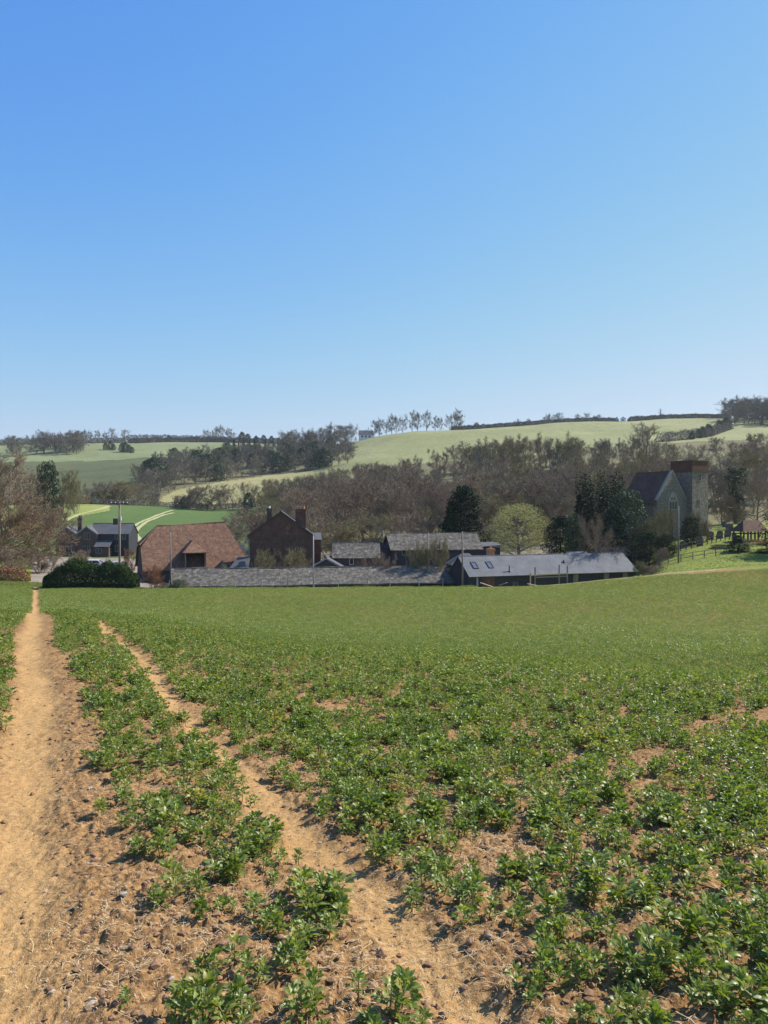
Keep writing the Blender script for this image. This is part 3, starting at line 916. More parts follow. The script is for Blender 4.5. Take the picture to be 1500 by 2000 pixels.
P = [np.stack([x, y, z], -1)[rest]]; Ro = [turn[rest]]; Sc = [scl[rest]]; Ix = [nth[rest]]
# the same plants on to 26 m
x, y = candidates(10.5, 48, 0.155)
keep = nr.random(len(x)) < (density(x, y) + 0.25 * sstep(15, 35, y)) * (1 - sstep(32, 48, y)) * (np.abs(path_off(x, y)) > 0.4); x, y = x[keep], y[keep]
P.append(np.stack([x, y, ground(x, y) - 0.004], -1)); Ro.append(rots(len(x))); Sc.append(nr.uniform(0.62, 1.25, len(x))); Ix.append(nr.integers(2, len(PLANT_ME), len(x)))
o = scatter('bean_crop', np.concatenate(P), np.concatenate(Ro), np.concatenate(Sc), np.concatenate(Ix), PLANT_ME)
tag(o, 'dense green bean crop covering the middle of the field', 'crop', kind='stuff')
# and on to the far edge, as small clumps
x, y = candidates(26, 89.5, 0.175, R(32))
uu = 750 + FPX * x / y
e = FIELD_END - 0.6 + (fbm(x * 0.3, y * 0.3, 3, 3) - 0.5) * 2.5 - 2.2 * (uu > 930)
keep = (nr.random(len(x)) < sstep(26, 44, y) * (0.40 + 0.60 * density(x, y)) * 0.95 * (np.abs(path_off(x, y)) > 0.4)) & (y < e); x, y = x[keep], y[keep]
o = scatter('distant_bean_crop', np.stack([x, y, ground(x, y) - 0.02], -1), rots(len(x), 0.25), nr.uniform(0.85, 1.35, len(x)) * (0.75 + 0.5 * fbm(x / 5, y / 9, 91, 3)), nr.integers(0, 5, len(x)), CLUMP_ME)
tag(o, 'smooth green far part of the bean crop sloping to the farm', 'crop', kind='stuff')

# ------------------------------------------------------------------ straw, clods and flints on the soil
def litter(name, n, d0, d1, maker, mat, label, cat, accept=None):
    """n small pieces joined in one mesh"""
    yy = d0 * (d1 / d0) ** (nr.random(n) ** 0.75)
    xx = yy * np.tan(nr.uniform(R(-30), R(30), n)) + np.where(nr.random(n) < 0.2, nr.uniform(-3, 3, n), 0)
    if accept is not None:
        k = nr.random(n) < accept(xx, yy); xx, yy = xx[k], yy[k]
    zz = ground(xx, yy)
    V, F = maker(len(xx))
    k = V.shape[1]
    V = V + np.stack([xx, yy, zz], -1)[:, None, :]
    Fm = (F[None] + (np.arange(len(xx)) * k)[:, None, None]).reshape(-1, F.shape[1])
    o = link(name, uniform_mesh(name, V.reshape(-1, 3), Fm, mat, False))
    return tag(o, label, cat, kind='stuff')

def straw_maker(n):
    a = nr.uniform(0, 6.28, n); L = nr.uniform(0.004, 0.018, n) * (1 + 2.6 * (nr.random(n) < 0.06)); w = nr.uniform(0.0006, 0.0016, n)
    tilt = nr.uniform(-0.25, 0.3, n); bend = nr.uniform(-0.2, 0.2, n)
    c, s = np.cos(a), np.sin(a)
    V = np.zeros((n, 6, 3))
    for j, (t, wf) in enumerate(((-1, 0.9), (0, 1), (1, 0.6))):
        lx = t * L; ly = bend * L * (t == 0); lz = 0.005 + 0.004 * (t == 0) + np.maximum(0, tilt) * L * (t + 1) * 0.6
        for q, sgn in enumerate((-1, 1)):
            px = lx; py = ly + sgn * w * wf
            V[:, j * 2 + q, 0] = px * c - py * s; V[:, j * 2 + q, 1] = px * s + py * c; V[:, j * 2 + q, 2] = lz
    return V, np.array([(0, 2, 3, 1), (2, 4, 5, 3)])
ICO = None
def lump_maker(rmin, rmax, flat):
    import bmesh
    bm = bmesh.new(); bmesh.ops.create_icosphere(bm, subdivisions=1, radius=1)
    base = np.array([v.co[:] for v in bm.verts]); tri = np.array([[v.index for v in f.verts] for f in bm.faces]); bm.free()
    def mk(n):
        r = rmin * (rmax / rmin) ** (nr.random(n) ** 2.2)
        V = base[None] * (1 + nr.uniform(-0.28, 0.28, (n, len(base), 1)))
        V = V * (r[:, None, None] * np.stack([nr.uniform(0.8, 1.5, n), nr.uniform(0.7, 1.1, n), nr.uniform(flat * 0.7, flat * 1.2, n)], -1)[:, None, :])
        a = nr.uniform(0, 6.28, n); c, s = np.cos(a)[:, None], np.sin(a)[:, None]
        X = V[..., 0] * c - V[..., 1] * s; Y = V[..., 0] * s + V[..., 1] * c
        V = np.stack([X, Y, V[..., 2] + 0.25 * r[:, None] * flat], -1)
        return V, tri
    return mk
bare = lambda x, y: (0.25 + 0.75 * (1 - wear_at(x, y))) * (0.35 + 0.65 * (fbm(x * 2, y * 2, 71, 3) > 0.48))
litter('straw_litter', 60000, 2.1, 13, straw_maker, M['straw'], 'dry straw and stubble scraps strewn over the bare soil', 'straw', bare)
litter('soil_clods', 11000, 2.1, 11, lump_maker(0.004, 0.022, 0.7), M['clod'], 'small brown clods of earth strewn over the soil', 'soil', lambda x, y: 0.1 + 0.9 * (1 - wear_at(x, y)))
litter('small_pebbles', 1100, 2.1, 14, lump_maker(0.003, 0.010, 0.6), M['stone'], 'small pale pebbles strewn over the path and soil', 'pebbles')
mk = lump_maker(1.0, 1.0, 0.6)
STONES = []
for k in range(5):
    V, F = mk(1); STONES.append(uniform_mesh('flint_mesh', V[0], F, M['stone'], False))
for k in range(26):
    D = 2.3 * (9 / 2.3) ** (nr.random() ** 0.8)
    while True:
        xx = D * math.tan(nr.uniform(R(-27), R(27)))
        if density(np.array([xx]), np.array([D]))[0] < 0.5: break
        D = 2.3 * (9 / 2.3) ** (nr.random() ** 0.8)
    o = link('flint_stone', STONES[k % 5]); r = float(nr.uniform(0.008, 0.018))
    o.location = (xx, D, float(ground(xx, D)[0]) + r * 0.1); o.rotation_euler = (0, 0, float(nr.uniform(0, 6.28))); o.scale = (r, r, r)
    tag(o, 'pale flint stone lying on the bare soil', 'stone', 'pale flints on the field')

# ------------------------------------------------------------------ buildings
def window(parent, x, z, w, h, y=0.0, frame='lead', bars=1, pane='glass'):
    """a window on a wall that faces -Y: frame proud of the wall, pane set behind it"""
    t = 0.05
    m = MB()
    m.box(x - w / 2 - t, x - w / 2, y - 0.06, y + 0.02, z - t, z + h + t).box(x + w / 2, x + w / 2 + t, y - 0.06, y + 0.02, z - t, z + h + t)
    m.box(x - w / 2, x + w / 2, y - 0.06, y + 0.02, z + h, z + h + t).box(x - w / 2, x + w / 2, y - 0.09, y + 0.02, z - t, z)
    for k in range(bars):
        cx = x - w / 2 + w * (k + 1) / (bars + 1)
        m.box(cx - 0.025, cx + 0.025, y - 0.05, y + 0.02, z, z + h)
    f = m.build('window', M[frame], parent)
    MB().box(x - w / 2, x + w / 2, y - 0.02, y - 0.008, z, z + h).build('pane', M[pane], f)
    return f

def gable_block(parent, x0, x1, y0, y1, zb, ze, zr, axis, wall, roof, ov=0.3, th=0.12, amp=0.03, seed=1, ridge=True, verge=None):
    """walls with two gables and a roof of two uneven slopes; the ridge runs along `axis`"""
    if axis == 'y':
        c = (x0 + x1) / 2; a, b, p0, p1 = x0, x1, y0, y1
    else:
        c = (y0 + y1) / 2; a, b, p0, p1 = y0, y1, x0, x1
    s = (zr - ze) / (c - a)
    prof = [(a, zb), (b, zb), (b, ze - 0.04), (c, zr - 0.04), (a, ze - 0.04)]
    MB().prism(prof, axis, p0, p1).build('wall', M[wall], parent)
    P = (lambda h, t, z: (h, t, z)) if axis == 'y' else (lambda h, t, z: (t, h, z))
    m = MB(); L = p1 - p0; W = math.hypot(c - a, zr - ze)
    nx, ny = max(3, int(L / 1.2)), max(3, int(W / 0.6))
    m.sheet(P(a - ov, p0 - ov, ze - ov * s), P(a - ov, p1 + ov, ze - ov * s), P(c, p1 + ov, zr), P(c, p0 - ov, zr), nx, ny, th, amp, seed)
    m.sheet(P(b + ov, p0 - ov, ze - ov * s), P(b + ov, p1 + ov, ze - ov * s), P(c, p1 + ov, zr), P(c, p0 - ov, zr), nx, ny, th, amp, seed + 3)
    r = m.build('roof', M[roof], parent)
    if ridge:
        MB().tube([P(c, p0 - ov, zr + th * 1.1), P(c, (p0 + p1) / 2, zr + th * 1.1 - amp), P(c, p1 + ov, zr + th * 1.1)], [0.11] * 3, 6).build('ridge_tiles', M[roof], r)
    if verge:
        v = MB()
        for h in (a - ov, b + ov):
            v.bar(P(h, p0 - ov - 0.03, ze - ov * s + 0.02), P(c, p0 - ov - 0.03, zr + 0.02), 0.05, 0.20)
        v.build('bargeboard', M[verge], r)
    return r

def chimney(parent, x, y, z0, z1, w, d, mat, pots, pot_mat='terracotta', pot_h=0.45):
    c = MB().box(x - w / 2, x + w / 2, y - d / 2, y + d / 2, z0, z1 - 0.35)
    c.box(x - w / 2 - 0.06, x + w / 2 + 0.06, y - d / 2 - 0.06, y + d / 2 + 0.06, z1 - 0.34, z1 - 0.14)
    c.box(x - w / 2 - 0.02, x + w / 2 + 0.02, y - d / 2 - 0.02, y + d / 2 + 0.02, z1 - 0.135, z1)
    o = c.build('chimney', M[mat], parent)
    for k in range(pots):
        px = x + (k - (pots - 1) / 2) * (w / max(1, pots)) * 0.95
        MB().tube([(px, y, z1), (px, y, z1 + pot_h * 0.8), (px, y, z1 + pot_h)], [0.16, 0.12, 0.15], 8).build('chimney_pot', M[pot_mat], o)
    return o

def spot(u, D, z=None):
    p = at(u, D)
    if z is not None: p.z = z
    return p

# --- cottage far left, brick gables and black boarded end
p = spot(190, 139, -7.2)
h = empty('cottage', p, R(4), 'dark brick cottage with slate roof and twin chimney stacks behind the hedge', 'house')
k = 0.0963
gx = lambda u: (u - 190) * k
zz = lambda v: zpix(v, 139) + 7.2
gable_block(h, gx(112), gx(150), 0, 7, -1, zz(1043), zz(1029.5), 'y', 'brick_dark', 'slate_dark', 0.12, 0.10, 0.02, 3, verge='lead')
gable_block(h, gx(150.5), gx(190), -0.15, 7, -1, zz(1043), zz(1028.5), 'y', 'brick_dark', 'slate_dark', 0.12, 0.10, 0.02, 5, verge='lead')
gable_block(h, gx(172), gx(249), 0.4, 7, -1, zz(1043), zz(1024), 'x', 'boards', 'slate_dark', 0.15, 0.10, 0.02, 7)
chimney(h, gx(150), 2.2, zz(1045), zz(1012), 0.75, 0.7, 'brick_dark', 2, 'brick_dark', 0.5)
window(h, gx(171), zz(1053), 0.95, 1.15, -0.15)
window(h, gx(170), zz(1078), 1.2, 1.1, -0.15, bars=2)
window(h, gx(135), zz(1078), 1.0, 1.1, 0.0)
window(h, gx(227), zz(1053), 0.75, 1.0, 0.4)
window(h, gx(227), zz(1077), 0.7, 1.1, 0.4)
window(h, gx(240), zz(1053), 0.6, 0.9, 0.4)
m = MB()
m.sheet((gx(189), -1.9, zz(1068)), (gx(219), -1.9, zz(1068)), (gx(219), 0.35, zz(1056)), (gx(189), 0.35, zz(1056)), 4, 3, 0.09, 0.01, 3)
m.build('porch_roof', M['slate_dark'], h)
MB().box(gx(191), gx(217), -1.7, 0.3, -1, zz(1069.5)).build('porch', M['brick_dark'], h)
window(h, gx(198), zz(1079), 0.9, 0.8, -1.7)

# --- great tiled barn
A = R(24)
p = spot(281, 106, -8.9)
h = empty('tiled_barn', p, A, 'big old barn with sagging red-brown clay tile roof and wagon porch', 'barn')
ze, zl, zr_ = 2.3, 8.25, 8.75            # eave and ridge heights above the base
Lb, Wb = 15.6, 10.4
hl, kr = 2.43, 12.7
y1 = 2.9; z1 = ze + (zl - ze) * y1 / (Wb / 2)
m = MB()
def slope(m, rows, nx, seed, amp=0.07, th=0.16):
    """roof face given as rows of (left point, right point) from eave to ridge"""
    base = len(m.v); pts = []
    nrm = (Vector(rows[0][1]) - Vector(rows[0][0])).cross(Vector(rows[-1][0]) - Vector(rows[0][0])).normalized()
    if nrm.z < 0: nrm = -nrm
    for off in (0, 1):
        for j, (a, b) in enumerate(rows):
            for i in range(nx + 1):
                q = Vector(a).lerp(Vector(b), i / nx)
                if off:
                    q = q + nrm * (th + (float(fbm(q.x * 0.35 + seed, (q.z + q.y) * 0.35, seed, 3)) - 0.5) * amp * 2)
                m.v.append(tuple(q))
    n = (nx + 1) * len(rows); J = len(rows)
    I = lambda i, j, o: base + o * n + j * (nx + 1) + i
    for j in range(J - 1):
        for i in range(nx):
            m.f.append((I(i, j, 1), I(i + 1, j, 1), I(i + 1, j + 1, 1), I(i, j + 1, 1)))
            m.f.append((I(i, j + 1, 0), I(i + 1, j + 1, 0), I(i + 1, j, 0), I(i, j, 0)))
    for i in range(nx):
        m.f.append((I(i, 0, 0), I(i + 1, 0, 0), I(i + 1, 0, 1), I(i, 0, 1)))
    for j in range(J - 1):
        m.f.append((I(0, j + 1, 0), I(0, j, 0), I(0, j, 1), I(0, j + 1, 1)))
        m.f.append((I(nx, j, 0), I(nx, j + 1, 0), I(nx, j + 1, 1), I(nx, j, 1)))
def lerp(a, b, t): return tuple(np.array(a) * (1 - t) + np.array(b) * t)
rows = []
for q in range(13):
    t = q / 12
    yy = Wb / 2 * t; zc = ze + (8.5 - ze) * t
    xl = 0.0 if yy < y1 else hl * (yy - y1) / (Wb / 2 - y1)
    xr = Lb - (Lb - kr) * t
    zl_ = ze + (zl - ze) * t; zr2 = ze + (zr_ - ze) * t
    rows.append(((xl - 0.2 * (yy < y1), yy - 0.3 * (1 - t), zl_ - 0.3 * (1 - t)), (xr, yy - 0.3 * (1 - t), zr2 - 0.3 * (1 - t))))
slope(m, rows, 16, 4)
slope(m, [((a[0], Wb - a[1], a[2]), (b[0], Wb - b[1], b[2])) for a, b in rows], 12, 6)
rt = m.build('roof', M['clay'], h)
m = MB()
slope(m, [((-0.2, y1, z1), (-0.2, Wb - y1, z1)), (lerp((-0.2, y1, z1), (hl, Wb / 2, zl), .5), lerp((-0.2, Wb - y1, z1), (hl, Wb / 2, zl), .5)), ((hl - 0.02, Wb / 2 - 0.05, zl), (hl - 0.02, Wb / 2 + 0.05, zl))], 4, 8, 0.03)
m.build('hip', M['clay'], rt)
m = MB()
slope(m, [((Lb, -0.3, ze - 0.3), (Lb, Wb + 0.3, ze - 0.3)), (lerp((Lb, -.3, ze - .3), (kr, Wb / 2, zr_), .5), lerp((Lb, Wb + .3, ze - .3), (kr, Wb / 2, zr_), .5)), ((kr + 0.02, Wb / 2 - 0.05, zr_), (kr + 0.02, Wb / 2 + 0.05, zr_))], 6, 9, 0.04)
m.build('hip', M['clay'], rt)
MB().tube([(hl, Wb / 2, zl + 0.2), (5, Wb / 2, zl + 0.17), (8, Wb / 2, zl + 0.38), (kr, Wb / 2, zr_ + 0.2)], [0.14] * 4, 6).build('ridge_tiles', M['clay'], rt)
m = MB().prism([(0.2, -0.5), (Wb - 0.2, -0.5), (Wb - 0.2, ze - 0.1), (Wb - y1, z1 - 0.2), (y1, z1 - 0.2), (0.2, ze - 0.1)], 'x', 0.1, Lb - 0.4)
m.build('wall', M['boards'], h)
# wagon porch
px0, px1, pf = 5.7, 8.6, -0.7
zw = zpix(1081, 108) + 8.9; zt = zpix(1057, 109.5) + 8.9
m = MB().box(px0, px0 + 0.15, pf, 4.0, 1.8, zw).box(px1 - 0.15, px1, pf, 4.0, 1.8, zw)
m.build('porch_cheek', M['boards'], h)
MB().box(px0 + 0.15, px1 - 0.15, 1.2, 1.3, 1.8, zw - 0.05).build('porch_door', M['dark'], h)
m = MB().box(px0 - 0.08, px0 + 0.1, pf - 0.12, pf - 0.005, 1.8, zw).box(px1 - 0.16, px1 + 0.06, pf - 0.12, pf - 0.005, 1.8, zw)
m.box(px0 - 0.08, px1 + 0.06, pf - 0.14, pf - 0.004, zw - 0.02, zw + 0.16).box(px0 - 0.3, px1 + 0.3, pf - 0.5, pf - 0.1, 2.12, 2.42)
m.build('porch_post', M['timber'], h)
cxp = (px0 + px1) / 2
m = MB(); o_ = 0.35
slope(m, [((px0 - o_, pf - o_, zw + .05), (px1 + o_, pf - o_, zw + .05)), (lerp((px0 - o_, pf - o_, zw + .05), (cxp, 1.3, zt), .5), lerp((px1 + o_, pf - o_, zw + .05), (cxp, 1.3, zt), .5)), ((cxp - .03, 1.3, zt), (cxp + .03, 1.3, zt))], 4, 3, 0.02, 0.1)
slope(m, [((px1 + o_, pf - o_, zw + .05), (px1 + o_, 4.3, zw + .05)), ((cxp, 1.3, zt), (cxp, 5.0, zt))], 4, 5, 0.02, 0.1)
slope(m, [((px0 - o_, 4.3, zw + .05), (px0 - o_, pf - o_, zw + .05)), ((cxp, 5.0, zt), (cxp, 1.3, zt))], 4, 7, 0.02, 0.1)
m.build('porch_roof', M['clay'], h)

# --- brick farmhouse with its gable to the field
p = spot(549, 104, -8.6)
h = empty('farmhouse', p, R(7), 'tall dark brick farmhouse with gable end and two chimney stacks', 'house')
k = 104 / FPX
gx = lambda u: (u - 549) * k
zz = lambda v: zpix(v, 104) + 8.6
gable_block(h, gx(486), gx(611.5), 0, 9.5, -1, zz(1046), zz(1000), 'y', 'brick', 'slate_dark', 0.16, 0.14, 0.03, 11, verge='timber_dark')
chimney(h, gx(526), 1.2, zz(1030), zz(992.5), 0.72, 0.7, 'brick', 1, 'white', 0.32)
chimney(h, gx(587), 1.4, zz(1036), zz(994), 1.45, 0.8, 'brick', 3, 'terracotta', 0.5)
MB().box(gx(553), gx(567), -0.05, 0.05, zz(1044), zz(1024)).build('bricked_up_window', M['clay'], h)
window(h, gx(525), zz(1088), 0.8, 1.3, 0.0, 'timber_dark'); window(h, gx(580), zz(1088), 0.8, 1.3, 0.0, 'timber_dark')
MB().box(gx(611.5) + 0.003, gx(628), 3.0, 8.5, -1, zz(1056)).build('rear_wing', M['brick'], h)
MB().sheet((gx(611), 2.8, zz(1057)), (gx(630), 2.8, zz(1057)), (gx(630), 6.0, zz(1044)), (gx(611), 6.0, zz(1044)), 3, 3, 0.1, 0.01, 3).build('rear_roof', M['slate_dark'], h)
MB().box(gx(486) - 0.05, gx(611.5) + 0.05, -0.05, 0.04, zz(1054), zz(1052)).build('string_course', M['brick_dark'], h)
MB().tube([(gx(487.5), -0.12, zz(1104)), (gx(487.5), -0.12, zz(1052))], [0.05, 0.05], 6).build('drainpipe', M['metal'], h)
# lean-to and sheds beside it
p = spot(467, 99.5, -8.9); k = 99.5 / FPX
h = empty('lean_to_shed', p, R(3), 'small dark slate shed tucked between tiled barn and farmhouse', 'shed')
zz = lambda v: zpix(v, 99.5) + 8.9
m = MB().sheet((-1.35, -0.1, zz(1111)), (1.25, -0.1, zz(1111)), (1.25, 2.0, zz(1091)), (-0.4, 2.0, zz(1091)), 4, 3, 0.1, 0.01, 4)
r_ = m.build('roof', M['slate_dark'], h)
MB().box(-0.35, 0.75, 0.0, 2.6, -0.5, zz(1112)).build('wall', M['brick_dark'], h)
MB().prism([(-0.45, zz(1108)), (0.8, zz(1108)), (0.8, zz(1096.5)), (0.05, zz(1096.5))], 'y', 0.3, 0.36).build('skylight', M['glass_sky'], r_)
p = spot(640, 101, -8.9)
h = empty('low_shed', p, R(-4), 'low slate-roofed shed with pale verge beside the farmhouse', 'shed')
zz = lambda v: zpix(v, 101) + 8.9
gable_block(h, -2.6, 2.3, 0, 4, -0.5, zz(1110), zz(1091), 'y', 'timber_dark', 'slate_dark', 0.3, 0.1, 0.01, 13, verge='lead')

# --- brick outbuilding
p = spot(648, 103, -8.7)
h = empty('brick_outbuilding', p, R(3), 'small red brick outbuilding with plain grey slate roof', 'outbuilding')
zz = lambda v, D=103: zpix(v, D) + 8.7
gable_block(h, 0.25, 6.6, 0, 5, -0.5, zz(1089), zz(1062, 105.5), 'x', 'brick', 'slate_old', 0.22, 0.12, 0.03, 17)
window(h, 2.75, zz(1102), 0.5, 0.85, 0.0, frame='white', bars=0)
MB().box(1.5, 2.3, -0.04, 0.03, 0, zz(1091.5)).build('door', M['timber_dark'], h)

# --- boarded barn behind
A = R(13)
p = spot(761, 106, -8.4)
h = empty('boarded_barn', p, A, 'black boarded barn with pale lichened slate roof on the higher ground', 'barn')
zz = lambda v, D=106: zpix(v, D) + 8.4
gable_block(h, 0.3, 13.9, 0, 5.2, -0.5, zz(1073.5), zz(1044, 108.7), 'x', 'boards', 'slate_old', 0.25, 0.14, 0.05, 19)
window(h, 2.15, zz(1084), 0.55, 0.8, 0.0, bars=0); window(h, 8.4, zz(1082), 0.55, 0.8, 0.0, bars=0)
MB().box(11.0, 11.2, -0.03, 0.02, 1.0, zz(1076)).build('door_post', M['timber'], h)
m = MB().prism([(-1.4, -0.5), (0.28, -0.5), (0.28, zz(1066)), (-1.4, zz(1058))], 'y', 0.6, 5.0)
m.build('side_bay', M['boards'], h)
m = MB().sheet((13.95, 0.4, zz(1071)), (17.4, 0.4, zz(1068)), (17.4, 3.5, zz(1064)), (13.95, 3.5, zz(1064)), 4, 3, 0.1, 0.01, 4)
m.build('lean_to_roof', M['slate_dark'], h)
MB().box(14.2, 17.2, 0.8, 3.4, -0.5, zz(1072)).build('lean_to_wall', M['boards'], h)
MB().tube([(-0.2, 3.2, zz(1052)), (-0.2, 3.2, zz(1037))], [0.07, 0.07], 6).build('flue', M['metal'], h)

# --- long low slate range along the field edge
A = R(9.3)
p = spot(331, 90.5, -9.4)
h = empty('long_low_range', p, A, 'long low farm range with mottled grey lichened slate roof along the field', 'farm building')
Ld, run = 36.3, 2.75
ze = -7.55 + 9.4; zr_ = -5.72 + 9.4
m = MB(); s_ = (zr_ - ze) / run
m.sheet((-0.1, -0.15, ze - 0.1), (Ld, -0.15, ze - 0.1), (Ld, run, zr_), (-0.1, run, zr_), 40, 8, 0.12, 0.085, 23)
m.sheet((-0.1, 2 * run + 0.15, ze - 0.1), (Ld, 2 * run + 0.15, ze - 0.1), (Ld, run, zr_), (-0.1, run, zr_), 30, 4, 0.12, 0.045, 25)
r_ = m.build('roof', M['slate_old'], h)
MB().tube([(-0.1 + i * Ld / 12, run, zr_ + 0.13 + 0.03 * math.sin(i * 1.9)) for i in range(13)], [0.10] * 13, 6).build('ridge_tiles', M['slate_old'], r_)
MB().prism([(0.12, -0.6), (2 * run - 0.1, -0.6), (2 * run - 0.1, ze - 0.02), (run, zr_ - 0.06), (0.12, ze - 0.02)], 'x', 0.1, Ld - 0.15).build('wall', M['boards'], h)
MB().tube([(-0.1, -0.22, ze - 0.12), (Ld, -0.22, ze - 0.12)], [0.055, 0.055], 6).build('gutter', M['timber_dark'], h)

# --- pale slate barn, converted
A = R(19.5)
p = spot(917, 92, -8.6)
h = empty('slate_barn', p, A, 'converted black barn with clean pale blue slate roof and two rooflights', 'barn')
Lg, run = 25.1, 2.95
ze = zpix(1127.5, 92) + 8.6; zr_ = zpix(1088, 95) + 8.6
m = MB()
m.sheet((-0.2, -0.3, ze), (Lg, -0.3, ze), (Lg, run, zr_), (-0.2, run, zr_), 26, 8, 0.10, 0.02, 27)
m.sheet((-0.2, 2 * run + 0.3, ze), (Lg, 2 * run + 0.3, ze), (Lg, run, zr_), (-0.2, run, zr_), 10, 4, 0.10, 0.02, 29)
r_ = m.build('roof', M['slate_blue'], h)
MB().tube([(-0.2, run, zr_ + 0.11), (Lg, run, zr_ + 0.11)], [0.08, 0.08], 6).build('ridge_tiles', M['slate_blue'], r_)
MB().sheet((16.0, run - 0.35, zr_ - 0.18), (19.3, run - 0.35, zr_ - 0.18), (19.3, run + 0.3, zr_ + 0.34), (16.0, run + 0.3, zr_ + 0.34), 4, 2, 0.08, 0.01, 3).build('roof_hood', M['slate_blue'], r_)
s_ = (zr_ - ze) / (run + 0.3)
wall = MB().prism([(0.25, -0.5), (2 * run - 0.25, -0.5), (2 * run - 0.25, ze + 0.2), (run, zr_ - 0.06), (0.25, ze + 0.2)], 'x', 0.0, Lg - 0.3).build('wall', M['boards'], h)
def on_roof(x, y, lift=0.0):
    n = Vector((0, -s_, 1)).normalized()
    return Vector((x, y, ze + (y + 0.3) * s_)) + n * (0.10 + lift)
for xx in (1.4, 3.55):
    q = MB()
    a0, a1 = 0.95, 2.0
    for (xa, xb, ya, yb) in ((xx - 0.36, xx - 0.27, a0, a1), (xx + 0.27, xx + 0.36, a0, a1), (xx - 0.27, xx + 0.27, a0, a0 + 0.11), (xx - 0.27, xx + 0.27, a1 - 0.11, a1)):
        c = [on_roof(xa, ya, -0.05), on_roof(xb, ya, -0.05), on_roof(xb, yb, -0.05), on_roof(xa, yb, -0.05), on_roof(xa, ya, .09), on_roof(xb, ya, .09), on_roof(xb, yb, .09), on_roof(xa, yb, .09)]
        q.add(c, [(0, 3, 2, 1), (4, 5, 6, 7), (0, 1, 5, 4), (1, 2, 6, 5), (2, 3, 7, 6), (3, 0, 4, 7)])
    rl = q.build('rooflight', M['timber_dark'], h)
    c = [on_roof(xx - .27, a0 + .11, .035), on_roof(xx + .27, a0 + .11, .035), on_roof(xx + .27, a1 - .11, .035), on_roof(xx - .27, a1 - .11, .035)]
    MB().add(c + [v_ - Vector((0, 0, .03)) for v_ in c], [(0, 1, 2, 3), (7, 6, 5, 4), (0, 4, 5, 1), (1, 5, 6, 2), (2, 6, 7, 3), (3, 7, 4, 0)]).build('pane', M['glass_sky'], rl)
for xx, yy, hh, rr in ((5.75, 0.35, 0.75, 0.075), (14.6, 1.6, 0.3, 0.10)):
    b0 = on_roof(xx, yy)
    MB().tube([b0 - Vector((0, 0, .1)), b0 + Vector((0, 0, hh))], [rr, rr], 8).tube([b0 - Vector((0, 0, .06)), b0 + Vector((0, 0, .10))], [rr * 2.6, rr * 1.6], 8).build('flue', M['timber_dark'], h)
MB().box(1.9, 3.6, 0.19, 0.24, 0, ze - 0.05).build('brick_infill', M['brick'], h)
MB().box(1.05, 1.3, 0.17, 0.24, 0, ze - 0.02).build('door_post', M['lead'], h)
for xx in (15.2, 20.0, 23.0):
    MB().box(xx, xx + 0.75, 0.17, 0.24, 0, ze + 0.05).build('wall_panel', M['timber'], h)
window(h, 6.6, 0.6, 0.6, 0.6, 0.24, frame='timber', bars=0)
chimney(h, 5.5, 4.9, 1.0, zr_ + 0.95, 0.9, 0.7, 'brick_orange', 1, 'terracotta', 0.25)
# hipped link roof at its left end
p = spot(898, 99, -8.8)
h = empty('link_shed', p, R(10), 'small hipped slate link roof between the low range and pale barn', 'shed')
zz = lambda v: zpix(v, 99) + 8.8
m = MB(); zt = zz(1081); zb_ = zz(1102)
m.add([(-1.6, -1.4, zb_), (3.2, -1.4, zb_), (3.2, 2.4, zb_), (-1.6, 2.4, zb_), (0.4, 0.5, zt), (1.4, 0.5, zt)], [(0, 1, 5, 4), (1, 2, 5), (2, 3, 4, 5), (3, 0, 4), (3, 2, 1, 0)])
m.build('roof', M['slate_dark'], h)
MB().box(-1.3, 2.9, -1.1, 2.1, -0.5, zb_ - 0.02).build('wall', M['boards'], h)
MB().tube([(0.5, 0.5, zt - 0.1), (0.5, 0.5, zz(1067))], [0.07, 0.05], 6).build('finial', M['lead'], h)

# little dark sheds in the trees behind the pale barn
for u, D, w, v0, v1, lab in ((1212, 108, 4.6, 1086, 1071, 'low dark shed roof half hidden behind the pale barn ridge'),):
    zb_ = float(at(u, D).z) - 0.3
    h = empty('garden_shed', spot(u, D, zb_), R(8), lab, 'shed')
    gable_block(h, -w / 2, w / 2, 0, 3, 0, zpix(v0, D) - zb_, zpix(v1, D) - zb_, 'x', 'boards', 'slate_dark', 0.2, 0.08, 0.01, 31)

# --- church
A = R(31)
p = Vector(((1313 - 750) / FPX * 123, 123, -3.4))
h = empty('church', p, A, 'flint church with steep tiled nave roof and brick-topped square tower', 'church')
zz = lambda v, D=123: zpix(v, D) + 3.4
nw = 3.78
zp = zz(919.5); zev = zp - nw * 1.28
prof = [(-nw, -1.5), (nw, -1.5), (nw, zev), (0, zp), (-nw, zev)]
MB().prism([(-nw + .02, -1.5), (nw - .02, -1.5), (nw - .02, zev - .25), (0, zp - .3), (-nw + .02, zev - .25)], 'y', 0.4, 7.1).build('nave_wall', M['flint_wall'], h)
g = MB().prism(prof, 'y', 0.0, 0.39).build('gable', M['flint_wall'], h)
m = MB()
for s in (-1, 1):
    m.bar((s * (nw + 0.12), 0.19, zev - 0.08), (0, 0.19, zp + 0.08), 0.46, 0.16)
m.build('coping', M['ashlar'], g)
m = MB()
m.sheet((-nw - 0.35, 0.43, zev - 0.45 - .25), (-nw - 0.35, 7.4, zev - 0.45 - .25), (0, 7.4, zp - .25), (0, 0.43, zp - .25), 10, 8, 0.16, 0.04, 33)
m.sheet((nw + 0.35, 0.43, zev - 0.45 - .25), (nw + 0.35, 7.4, zev - 0.45 - .25), (0, 7.4, zp - .25), (0, 0.43, zp - .25), 10, 8, 0.16, 0.04, 35)
